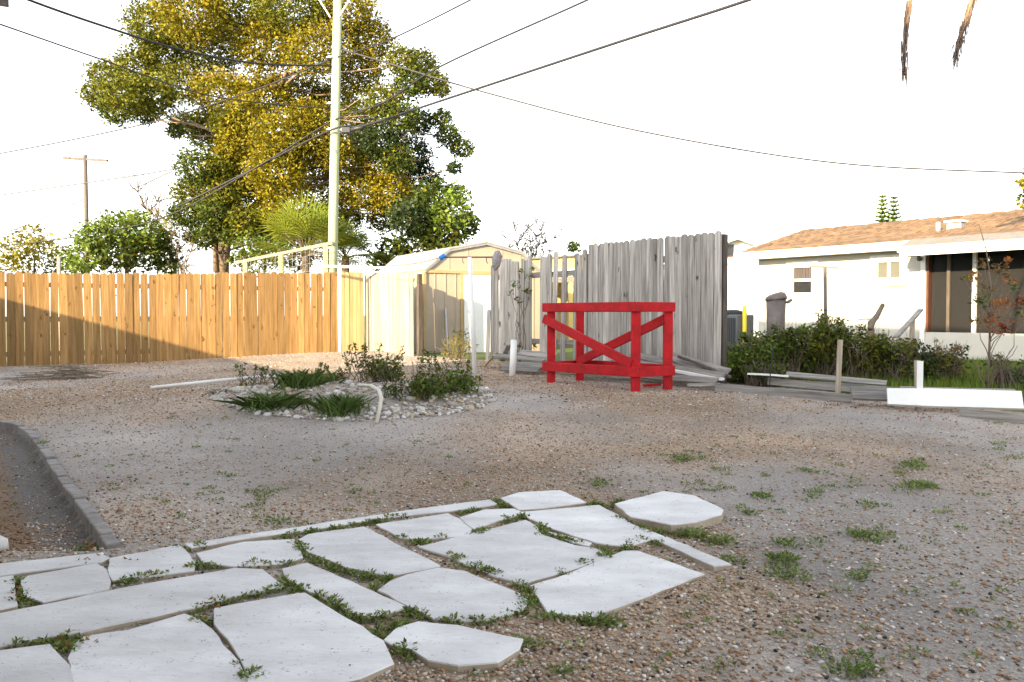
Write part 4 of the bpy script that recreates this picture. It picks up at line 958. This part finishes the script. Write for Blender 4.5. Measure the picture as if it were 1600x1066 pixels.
def clump_tree(name, label, Y, spec, base_px, per, size, tr, jit=.7, **kw):
    k = Y / F; cl = []
    for (px, py, r, c) in spec:
        q = at(px, py, Y + random.gauss(0, jit)); cl.append((q.x, q.y, max(q.z, .5), r * k, c))
    b = at(base_px, 440, Y); b.z = .2
    top = at(base_px + 4, min(s[1] for s in spec) + 25, Y)
    return tree(name, label, b, [b, b.lerp(top, .35), b.lerp(top, .7), top], cl, per, size, tr, **kw)
clump_tree('dark_tree', 'dark green dense tree between the big tree and the shed', 25, [(640, 340, 34, 3), (680, 310, 36, 2), (705, 330, 36, 4), (722, 355, 26, 2), (690, 365, 40, 2), (650, 385, 40, 3), (610, 395, 30, 2), (700, 392, 40, 3), (735, 345, 16, 4), (668, 345, 40, 3), (600, 410, 24, 4), (715, 300, 18, 4)], 672, 1500, .15, .16)
clump_tree('green_bush_tree', 'round bright green tree left of the big trunk', 23.5, [(150, 372, 34, 4), (185, 358, 36, 4), (225, 360, 34, 4), (135, 400, 34, 4), (180, 395, 42, 2), (225, 395, 40, 2), (255, 400, 26, 3), (205, 340, 20, 4), (245, 375, 26, 2), (120, 415, 22, 4), (262, 420, 16, 2), (168, 345, 14, 4)], 195, 1700, .13, .12)  # lighter clumps left, darker right: sun side and shade painted into the leaves
clump_tree('yellow_bush_tree', 'loose yellow leaved tree at the far left over the fence', 26, [(45, 368, 26, 5), (20, 390, 26, 5), (70, 390, 28, 5), (40, 405, 32, 5), (95, 400, 22, 1), (5, 410, 24, 5), (90, 420, 18, 0), (60, 380, 16, 1)], 50, 900, .13, .09)
clump_tree('hedge_tree', 'green shrubby tree behind the netting rail', 25, [(392, 385, 30, 4), (420, 372, 30, 2), (400, 410, 30, 4), (375, 405, 18, 2), (440, 400, 30, 4), (470, 408, 24, 2)], 410, 1200, .13, .10)
clump_tree('leafy_tree', 'small yellow green tree top above the yellow building', 36, [(896, 383, 10, 4), (900, 388, 9, 4), (890, 388, 7, 4)], 896, 900, .17, .06, jit=.2)
clump_tree('edge_tree', 'yellow green tree just entering the right edge of the view', 24, [(1602, 285, 14, 5), (1606, 305, 16, 4), (1600, 318, 12, 5), (1612, 268, 14, 5), (1625, 300, 26, 4), (1640, 330, 30, 4)], 1625, 900, .16, .12, jit=.3)
def bare(name, label, base, tips, r, Y):
    b = at(*base, Y); b.z = .2; e = empty(name, b); tag(e, label, 'tree'); mb = MB()
    for (px, py) in tips:
        t = at(px, py, Y + random.gauss(0, .6)) - b; pts = limb(mb, (0, 0, (t.z) * .3), t, r, .008, .1, 4, 5)
        for p in pts[2:]:
            for k in range(4):
                u = Vector((random.gauss(0, .5), random.gauss(0, .5), random.gauss(.5, .4))) * .8; pp = limb(mb, p, p + u, .024, .013, .1, 3, 3)
                for k2 in range(2): limb(mb, pp[1], pp[1] + Vector((random.gauss(0, .3), random.gauss(0, .3), random.gauss(.3, .3))), .015, .011, .1, 3, 2)
    mb.tube([(0, 0, -.1), (0, 0, (at(base[0], tips[0][1], Y).z) * .35)], [r * 1.5, r], 6); mb.build('trunk', 'twig', e, True); return e
bare('bare_tree', 'leafless grey twiggy tree above the shed roof', (830, 430), [(790, 372), (805, 362), (825, 356), (845, 362), (865, 372), (815, 372), (855, 378), (838, 370)], .05, 38)
bare('bare_tree', 'thin bare branching tree left of the big trunk', (285, 430), [(215, 300), (245, 315), (262, 345), (280, 350), (300, 372), (235, 335)], .05, 29)
def fan_palm(name, label, base, zc, n, r, pal):
    e = empty(name, base); tag(e, label, 'palm'); V = []; Fq = []; CO = []; st = MB()
    c = Vector((0, 0, zc - base.z))
    st.tube([(0, 0, 0), (0, 0, zc - base.z)], [.14, .11], 8)
    for i in range(n):
        az = i * 2.4; el = random.uniform(-.15, 1.35); d = Vector((math.cos(az) * math.cos(el), math.sin(az) * math.cos(el), math.sin(el)))
        hub = c + d * r * random.uniform(.45, .6); st.tube([c, c.lerp(hub, .5) + Vector((0, 0, .03)), hub], .012, 4)
        sd = d.cross(Vector((0, 0, 1)));
        if sd.length < .1: sd = Vector((1, 0, 0))
        sd.normalize(); upv = sd.cross(d)
        col = np.array(random.choice(pal)) * random.uniform(.7, 1.3)
        for k in range(22):
            a = (k / 21 - .5) * 3.6; bd = (d * math.cos(a) + sd * math.sin(a)).normalized(); L = r * (.75 - .2 * abs(a) / 1.8) * random.uniform(.9, 1.1)
            wv = bd.cross(upv) * .022; m_ = hub + bd * L * .55; tp = hub + bd * L - Vector((0, 0, L * .16)); o = len(V)
            V += [hub, m_ + wv, tp, m_ - wv]; Fq.append((o, o + 1, o + 2, o + 3)); CO += [col] * 4
    st.build('trunk', 'bark', e, True)
    add_mesh('fronds', colmesh('fronds', np.array([tuple(v) for v in V]), np.array(Fq), np.array(CO), 'leaf'), e)
b = at(478, 430, 23.2); b.z = .2; fan_palm('fan_palm', 'bright yellow green fan palm behind the netting rail', b, at(478, 402, 23.2).z, 34, 1.6, [(.17, .20, .02), (.22, .22, .025), (.10, .15, .02)])
b = at(540, 430, 24); b.z = .2; fan_palm('fan_palm', 'darker fan palm just right of the utility pole', b, at(535, 402, 24).z, 26, 1.15, [(.10, .15, .025), (.15, .18, .03)])
for px, pt, lab in ((1378, 306, 'left of two slim conifers behind the brown roof'), (1396, 308, 'right of two slim conifers behind the brown roof')):
    Y = 40; b = at(px, 400, Y); b.z = .2; t = at(px, pt, Y); e = empty('conifer', b); tag(e, lab, 'tree'); st = MB().tube([(0, 0, 0), t - b], [.12, .02], 8).build('trunk', 'bark', e, True)
    V = []; Fq = []; CO = []; hh = t.z - b.z
    for lv in range(22):
        z = hh - .12 - lv * .20; rr = .10 + .034 * lv
        for k in range(9):
            a = k * .7 + lv; d = Vector((math.cos(a), math.sin(a), .35)); s0 = Vector((0, 0, z)); 
            for j in range(9):
                q = s0 + d * rr * (j + 1) / 9; sd = Vector((-d.y, d.x, 0))
                for sg in (-1, 1):
                    o = len(V); V += [q, q + sd * .05 * sg + d * .06, q + sd * .12 * sg + Vector((0, 0, .10)) + d * .05, q + Vector((0, 0, .06))]; Fq.append((o, o + 1, o + 2, o + 3)); CO += [np.array((.13, .19, .04)) * random.uniform(.7, 1.4)] * 4
    add_mesh('crown', colmesh('crown', np.array([tuple(v) for v in V]), np.array(Fq), np.array(CO), 'leaf'), e)

# ------------------------------------------------------------------ shrubs along the boundary
def shrub(name, label, base, blobs, per, size, pal_i, nstem=9, group=None, m='leaf', stemlen=1.0, shell=.2, cat='shrub'):
    e = empty(name, base); tag(e, label, cat, group); mb = MB()
    for (x, y, z, r, c) in blobs:
        for k in range(nstem):
            t = Vector((x, y, z)) + Vector((random.gauss(0, .5), random.gauss(0, .4), random.uniform(-.1, 1.0))) * r * stemlen
            limb(mb, (random.gauss(0, .1) + x * .5, random.gauss(0, .06) + y * .5, 0), t, .006, .002, .12, 4, 4)
    mb.build('stems', 'twig', e, True); leaves(blobs, per, size, PAL, 'foliage', e, m, shell=shell); return e
HG = 'shrubs along the side boundary'
def hedge(px, pyb, pyt, wpx, Y, cs, label, per=5200, size=.05):
    b = at(px, pyb, Y); b.z = tz(b.x, b.y); k = Y / F; top = at(px, pyt, Y).z - b.z; bl = []
    for i in range(12):
        f = random.uniform(-1, 1); zz = random.uniform(.25, .8) * top * (1 - .25 * abs(f)); bl.append((f * wpx * k * .75, random.uniform(-.3, .3), zz, random.uniform(.2, .34) * top, random.choice(cs)))
    for i in range(12):
        f = random.uniform(-1.1, 1.1); bl.append((f * wpx * k * .8, random.uniform(-.25, .25), random.uniform(.72, 1.0) * top * (1 - .2 * abs(f)), random.uniform(.06, .13) * top, random.choice(cs)))
    return shrub('boundary_shrub', label, b, bl, per, size, 0, 5, HG, stemlen=1.25)
hedge(1165, 600, 515, 40, 11.2, (2, 4, 4), 'leafy shrub hard against the right edge of the grey panel')
hedge(1225, 606, 498, 40, 11.0, (2, 2, 4), 'dense dark shrub below the rubbish bin')
hedge(1290, 608, 490, 42, 11.0, (2, 0, 4), 'tall shrub behind the taller stake with sunlit tips')
hedge(1350, 606, 512, 42, 10.8, (4, 2, 0), 'shrub in front of the stump')
hedge(1410, 606, 520, 38, 10.6, (3, 2, 0), 'dark leaved shrub between the stump and the porch', 3600)
hedge(1470, 610, 528, 40, 10.6, (3, 8, 0), 'thin dark shrub in front of the porch corner', 2000)
hedge(1575, 612, 545, 40, 9.6, (3, 2, 8), 'low sparse shrub by the right edge', 1500)
hedge(1195, 606, 560, 40, 10.6, (3, 2), 'low dark undergrowth at the foot of the first shrubs', 4200)
# sapling with red leaves
b = gnd(1543, 617); b.z = tz(b.x, b.y); Y = b.y; e = empty('red_leaved_sapling', b); tag(e, 'slender sapling with red and orange leaves in front of the porch', 'sapling')
mb = MB(); tp = [(1543, 617), (1546, 540), (1549, 450), (1541, 390), (1530, 352)]
mb.tube([at(a, b_, Y) - b for a, b_ in tp], [.016, .014, .011, .007, .003], 6)
bl = []; pass
for (a, b_, r) in [(1520, 432, 12), (1505, 435, 7), (1560, 420, 14), (1575, 405, 8), (1530, 470, 14), (1565, 475, 15), (1585, 448, 10), (1545, 500, 16), (1570, 510, 14), (1595, 470, 12), (1525, 500, 10), (1590, 490, 8), (1550, 450, 12), (1535, 410, 10), (1575, 440, 9), (1600, 475, 10)]:
    q = at(a, b_, Y + random.gauss(0, .15)) - b; limb(mb, at(1546, min(600, b_ + 60), Y) - b, q, .007, .003, .1, 4, 4); bl.append((q.x, q.y, q.z, r * Y / F * 1.2, random.choice((6, 7, 8, 2))))
for tx_, ty_ in ((1590, 540), (1520, 560), (1600, 500), (1575, 560)): limb(mb, (0, 0, .05), at(tx_, ty_, Y) - b, .008, .003, .1, 4, 5)
mb.build('trunk', 'twig', e, True); leaves(bl, 2600, .055, PAL, 'leaves', e, shell=.1)
# vine on the broken fence
p = sp(818, -.12, 1.7); e = empty('vine', p); tag(e, 'leafy green vine climbing over the broken grey pickets', 'vine'); mb = MB(); bl = []
for (a, b_, r) in [(815, 425, 8), (805, 445, 10), (822, 455, 9), (798, 458, 7), (810, 468, 8), (828, 432, 7), (832, 420, 6), (836, 540, 7), (812, 540, 8), (808, 552, 7)]:
    q = at(a, b_, p.y - .06) - p; bl.append((q.x, q.y, q.z, r * p.y / F, random.choice((2, 4, 2)))); limb(mb, (random.uniform(-.1, .1), 0, -1.4), q, .006, .003, .08, 4, 6)
mb.build('stems', 'twig', e, True); leaves(bl, 2600, .055, PAL, 'foliage', e, shell=.1)
p = gnd(716, 570); p.z = tz(p.x, p.y); p = Vector((-1.0, 15.8, .25)); p = at(716, 566, 15.6); p.z = tz(p.x, p.y)
shrub('sun_tinted_shrub', 'shrub tinted golden for sunlight in front of the shed door', p, [(0, 0, .3, .28, 5), (-.18, 0, .2, .2, 1), (.2, .05, .25, .22, 5), (.05, 0, .45, .2, 1)], 1500, .06, 0, 8, stemlen=1.4)  # yellow palette entries put the sunlight into the leaf colour

# lawn beyond the boundary
n = 26000; k = rng.random(n); X = []; 
aa = np.array(side(8.6, .55)); uu = np.array(V2); vv = np.array(N2)
P = aa[None] + uu[None] * (rng.random((n, 1)) * 6.5) + vv[None] * (rng.random((n, 1)) ** 1.0 * 5.6); P[:, 2] = tzn(P[:, 0], P[:, 1])
h = .07 + .12 * rng.random(n); a = rng.random(n) * 6.28; wv = np.stack([np.cos(a), np.sin(a), 0 * a], 1) * .009; tipo = np.stack([rng.normal(0, .03, n), rng.normal(0, .03, n), h], 1)
Vv = np.stack([P - wv, P + wv, P + tipo], 1).reshape(-1, 3); cc = np.array([.10, .17, .02])[None] * (.6 + .8 * rng.random((n, 1))) * np.array([1, 1, 1]); cc[:, 0] *= (.8 + .8 * rng.random(n))
tag(add_mesh('lawn', colmesh('lawn', Vv, np.arange(3 * n).reshape(n, 3), np.repeat(cc, 3, 0), 'grass')), 'green uncut grass between the boundary boards and the house', None, kind='stuff')

# ------------------------------------------------------------------ stone heap with weeds
hp = empty('stone_heap', (MOUND.x, MOUND.y, base_h(MOUND.x, MOUND.y))); tag(hp, 'low heap of pale shells and rubble overgrown with weeds', 'heap')
def heap_pts(n):
    o = []
    while len(o) < n:
        px = random.uniform(325, 780); py = random.uniform(596, 660)
        ex = (px - 555) / 225; ey = (py - 628) / 31
        if ex * ex + ey * ey < 1 and random.random() < .25 + .9 * (ex * ex + ey * ey): q = gnd(px, py); o.append((q.x, q.y))
    return np.array(o)
hb = np.array(hp.location)
WC = np.array([(.62, .60, .56), (.50, .47, .43), (.68, .67, .66), (.40, .36, .32), (.55, .46, .34), (.30, .27, .25)])
n = 2600; xy = heap_pts(n); pz = np.c_[xy, tzn(xy[:, 0], xy[:, 1])] - hb
pebbles('rubble', pz, .02 + .045 * rng.random(n) ** 2, WC[rng.choice(6, n)] * (.7 + .5 * rng.random((n, 1))), None, True, None, hp, .2, .7)['kind'] = 'stuff'
stones = []
for i in range(8):
    me = pebbles('stone', np.zeros((1, 3)), np.array([1.0]), WC[[i % 6]], None, True, None, hp, .2, .75); m_ = me.data; bpy.data.objects.remove(me); stones.append(m_)
xy = heap_pts(190)
for (x, y) in xy:
    s = random.uniform(.055, .13); inst('stone', random.choice(stones), hp, (x - hb[0], y - hb[1], tz(x, y) - hb[2] - .1 * s), (random.uniform(-.4, .4), random.uniform(-.4, .4), random.uniform(0, 6.3)), (s, s * random.uniform(.7, 1), s * random.uniform(.7, 1)))
WG = 'weeds growing on the stone heap'
def weedbush(px, py, wpx, hpx, c, label, per=5200, size=.042, sprigs=6, grassy=False):
    b = gnd(px, py); b.z = tz(b.x, b.y) - .02; k = b.y / F; bl = []
    for i in range(7): bl.append((random.uniform(-.7, .7) * wpx * k, random.uniform(-.2, .25), hpx * k * random.uniform(.2, .55), hpx * k * random.uniform(.3, .45), random.choice(c)))
    if grassy:
        e = empty('grass_clump', b); tag(e, label, 'grass clump', WG); n = 650; r = wpx * k
        P = np.stack([rng.normal(0, r * .42, n), rng.normal(0, .16, n), 0 * np.zeros(n)], 1); hh = hpx * k * (.5 + .7 * rng.random(n)); a = rng.random(n) * 6.28
        wv = np.stack([np.cos(a), np.sin(a), 0 * a], 1) * .005; dr_ = np.stack([rng.normal(0, .15, n), rng.normal(0, .13, n), hh * .8], 1); md = dr_ * np.array([.4, .4, .62]); dr_[:, 2] *= .93
        Vv = np.stack([P - wv, P + wv, P + md + wv * .8, P + dr_, P + md - wv * .8], 1).reshape(-1, 3)
        cc = np.array([.10, .155, .035])[None] * (.6 + .9 * rng.random((n, 1))); add_mesh('blades', colmesh('blades', Vv, np.arange(5 * n).reshape(n, 5), np.repeat(cc, 5, 0), 'grass'), e)['kind'] = 'stuff'; return
    e = shrub('weed_shrub', label, b, [(x, y, z, q * 1.3, c_) for (x, y, z, q, c_) in bl], per, size, 0, 4, WG, stemlen=1.5, shell=.1, cat='weed')
    mb = MB(); bl2 = []
    for s in range(sprigs):
        x = random.uniform(-1, 1) * wpx * k; t = Vector((x + random.uniform(-.1, .1), random.uniform(-.1, .1), hpx * k * random.uniform(.9, 1.35))); limb(mb, (x * .7, 0, .0), t, .006, .003, .1, 4, 5)
        for j in (.6, .75, .88, 1): q = Vector((x * .7, 0, 0)).lerp(t, j); bl2.append((q.x, q.y, q.z, .05, random.choice(c)))
    if sprigs: mb.build('sprigs', 'twig', e, True)['kind'] = 'stuff'; leaves(bl2, 3600, size * .9, PAL, 'sprig_leaves', e, shell=.1)
weedbush(645, 634, 62, 50, (2, 2, 4), 'broad green weed in the middle right of the stone heap', sprigs=8)
weedbush(705, 628, 44, 52, (2, 4), 'tall leggy weed at the right end of the stone heap', 5200, sprigs=8)
weedbush(585, 620, 40, 46, (2, 2, 0), 'upright weed behind the curved hose on the heap', 5200, sprigs=10)
weedbush(520, 604, 36, 30, (2, 0), 'sparse weed at the back of the stone heap', 2600, sprigs=8)
weedbush(395, 602, 30, 26, (2, 4), 'small sprigs at the back left of the stone heap', 300, sprigs=6)
weedbush(345, 625, 16, 14, (2, 2), 'small low weed at the far left of the stone heap', 1500, sprigs=0)
weedbush(430, 642, 46, 30, (2,), 'long grass clump at the front left of the stone heap', grassy=True)
weedbush(475, 622, 40, 36, (2,), 'long grass clump beside the end of the white pipe', grassy=True)
weedbush(535, 648, 34, 38, (2,), 'long grass clump left of the curved hose', grassy=True)
a = gnd(236, 610); q = gnd(446, 597); a.z = tz(a.x, a.y) + .03; q.z = tz(q.x, q.y) + .09
tube_thing('plastic_pipe', 'long thin white plastic pipe lying left of the stone heap', 'pipe', [a, a.lerp(q, .5) + Vector((0, 0, .01)), q], .022, 'pvc')
Yh = gnd(590, 660).y
tube_thing('bent_hose', 'curved pale hose arching out of the stone heap', 'hose', [gnd(588, 662) + Vector((0, 0, 0)), at(592, 645, Yh), at(596, 622, Yh + .05), at(592, 610, Yh + .15), at(580, 603, Yh + .35), at(560, 602, Yh + .6)], .019, 'hose')
# dry brush pile by the fence
p = gnd(100, 592); p.z = tz(p.x, p.y); e = empty('brush_pile', p); tag(e, 'low pile of dry brown twigs in front of the golden fence', 'brush pile'); mb = MB()
for i in range(120):
    x = random.gauss(0, .40); y = random.gauss(0, .2); d = Vector((random.gauss(0, .22), random.gauss(0, .15), random.gauss(.0, .05))); z = max(0, .22 * math.exp(-x * x * 4)) * random.random(); mb.tube([(x - d.x, y - d.y, z + .01), (x + d.x, y + d.y, max(.01, z + d.z))], .005, 3)
mb.build('twigs', 'twig', e)
q = gnd(2, 868); e = empty('white_rock', (q.x - .03, q.y, tz(q.x, q.y))); tag(e, 'pale rounded rock at the left edge beside the bark chips', 'rock')
r_ = inst('boulder', stones[2], e, (0, 0, .03), (0, 0, 0), (.12, .12, .13)); 
for (px, py, lab) in ((1343, 681, 'right'), (1497, 768, '')): pass

# ------------------------------------------------------------------ palm at the right, hanging dead fronds
pb = Vector((6.4, 7.6, .1)); e = empty('palm_tree', pb); tag(e, 'palm whose dead brown fronds hang in at the upper right', 'palm'); ph = 5.6
MB().tube([(0, 0, -.2), (.05, 0, ph * .5), (0, 0, ph)], [.2, .15, .14], 12).build('trunk', 'bark', e, True)
def dead(px, tip_py, Y, bend, thick, lab):
    tip = at(px[1], tip_py, Y) - pb; topp = at(px[0], -10, Y) - pb; pts = [Vector((0, 0, ph)), Vector((topp.x * .55, topp.y * .55, ph + .55)), topp + Vector((.05, 0, .5)), topp, topp.lerp(tip, .5) + Vector((bend, 0, 0)), tip]
    V = []; Fq = []; CO = []; st = MB(); st.tube(pts, [.03, .025, .02, .016, .012, .004], 6); f = st.build('frond_stalk', 'deadpalm', e, True)
    for s in range(2, 5):
        for j in range(70):
            t = random.random(); q = pts[s].lerp(pts[s + 1], t); d = (pts[s + 1] - pts[s]).normalized() if s > 2 else Vector((0, 0, -1)); L = random.uniform(.12, .34)
            u = (Vector((0, 0, -1)) * 1.0 + d * .7 + Vector((random.gauss(0, thick), random.gauss(0, thick), 0))).normalized(); wv = Vector((random.gauss(0, 1), random.gauss(0, 1), 0)).normalized() * .006
            q = q + Vector((random.gauss(0, .014), random.gauss(0, .014), 0)); o = len(V); V += [q - wv, q + wv, q + u * L]; Fq.append((o, o + 1, o + 2)); CO += [np.array(random.choice([(.30, .19, .11), (.22, .15, .11), (.16, .13, .12)])) * random.uniform(.7, 1.2)] * 3
    add_mesh('leaflets', colmesh('leaflets', np.array([tuple(v) for v in V]), np.array(Fq), np.array(CO), 'leaf'), f)
dead((1424, 1413), 118, 7.2, -.03, .10, '')
dead((1522, 1492), 80, 7.0, .0, .16, '')
for i in range(9):       # green fronds above the view
    az = i * .7; V = []; Fq = []; CO = []; pts = [Vector((0, 0, ph)) + Vector((math.cos(az) * r, math.sin(az) * r, .9 * r - .42 * r * r)) for r in (0, .5, 1, 1.5, 2, 2.4)]
    f = MB().tube(pts, [.03, .025, .02, .015, .01, .005], 5).build('frond', 'twig', e, True)
    for s in range(1, 5):
        for j in range(14):
            q = pts[s].lerp(pts[s + 1], j / 14); sd = Vector((-math.sin(az), math.cos(az), 0))
            for sg in (-1, 1):
                u = (sd * sg + Vector((math.cos(az) * .5, math.sin(az) * .5, -.35))).normalized() * .55; o = len(V); wv = Vector((0, 0, .02)); V += [q, q + u * .5 + wv, q + u, q + u * .5 - wv]; Fq.append((o, o + 1, o + 2, o + 3)); CO += [np.array((.07, .12, .02))] * 4
    add_mesh('leaflets', colmesh('leaflets', np.array([tuple(v) for v in V]), np.array(Fq), np.array(CO), 'leaf'), f)

# ------------------------------------------------------------------ the house behind the viewer, which shades the yard
hs_ = empty('home', (-5.5, 5.0, 0), math.atan2(U.y, U.x)); tag(hs_, 'two storey stucco house behind the viewer that shades the yard', 'house')
HW, HD, HE, HR = 6.0, 15.0, 5.6, 7.1      # local x is -HW..0, local y 0..-HD
MB().prism([(-HW, 0), (0, 0), (0, HE), (-HW / 2, HR - .1), (-HW, HE)], -.2, 0).build('gable_wall', 'stucco', hs_)
MB().prism([(-HW, 0), (0, 0), (0, HE), (-HW / 2, HR - .1), (-HW, HE)], -HD, -HD + .2).build('gable_wall', 'stucco', hs_)
MB().box(-.2, 0, -HD + .2, -.2, 0, HE).build('side_wall', 'stucco', hs_); MB().box(-HW, -HW + .2, -HD + .2, -.2, 0, HE).build('side_wall', 'stucco', hs_)
for s in (0, 1):
    x0, x1 = (-HW - .4, -HW / 2) if s == 0 else (.4, -HW / 2)
    MB().prism([(x0, HE - .2), (x1, HR), (x1, HR + .12), (x0, HE - .08)] if s == 0 else [(x1, HR), (x0, HE - .2), (x0, HE - .08), (x1, HR + .12)], -HD - .4, .4).build('roof', 'shinglebrown', hs_)
for yy in (-3, -6, -9, -12):
    for zz in (1.0, 3.7):
        wn = MB().box(.002, .05, yy - .6, yy + .6, zz, zz + 1.2).build('window', 'white', hs_); MB().box(.052, .06, yy - .52, yy + .52, zz + .08, zz + 1.12).build('pane', 'glass', wn)
a = side(0); 
pc = at(14, 12, 3.7) - Vector(hs_.location); an = -hs_.rotation_euler[2]; lx = pc.x * math.cos(an) - pc.y * math.sin(an); ly = pc.x * math.sin(an) + pc.y * math.cos(an)
MB().box(.003, lx, ly - 5.0, ly, pc.z, pc.z + .12).build('porch_roof', 'metal', hs_)
for yy in (.15, 2.5, 4.8): MB().box(lx - .35, lx - .25, ly - yy - .05, ly - yy + .05, 0, pc.z - .002).build('porch_post', 'white', hs_)
wg = empty('low_house', (-13.1, 11.0, 0), math.atan2(-.863, .506)); tag(wg, 'low stucco house out of view whose eave shades the left fence', 'house')
MB().box(.3, 8.9, -5.5, -.4, 0, 2.75).build('wall', 'stucco', wg); MB().prism([(0, 2.8), (9.0, 2.8), (9.0, 3.0), (0, 3.0)], -6, 0).build('roof', 'roofgrey', wg)
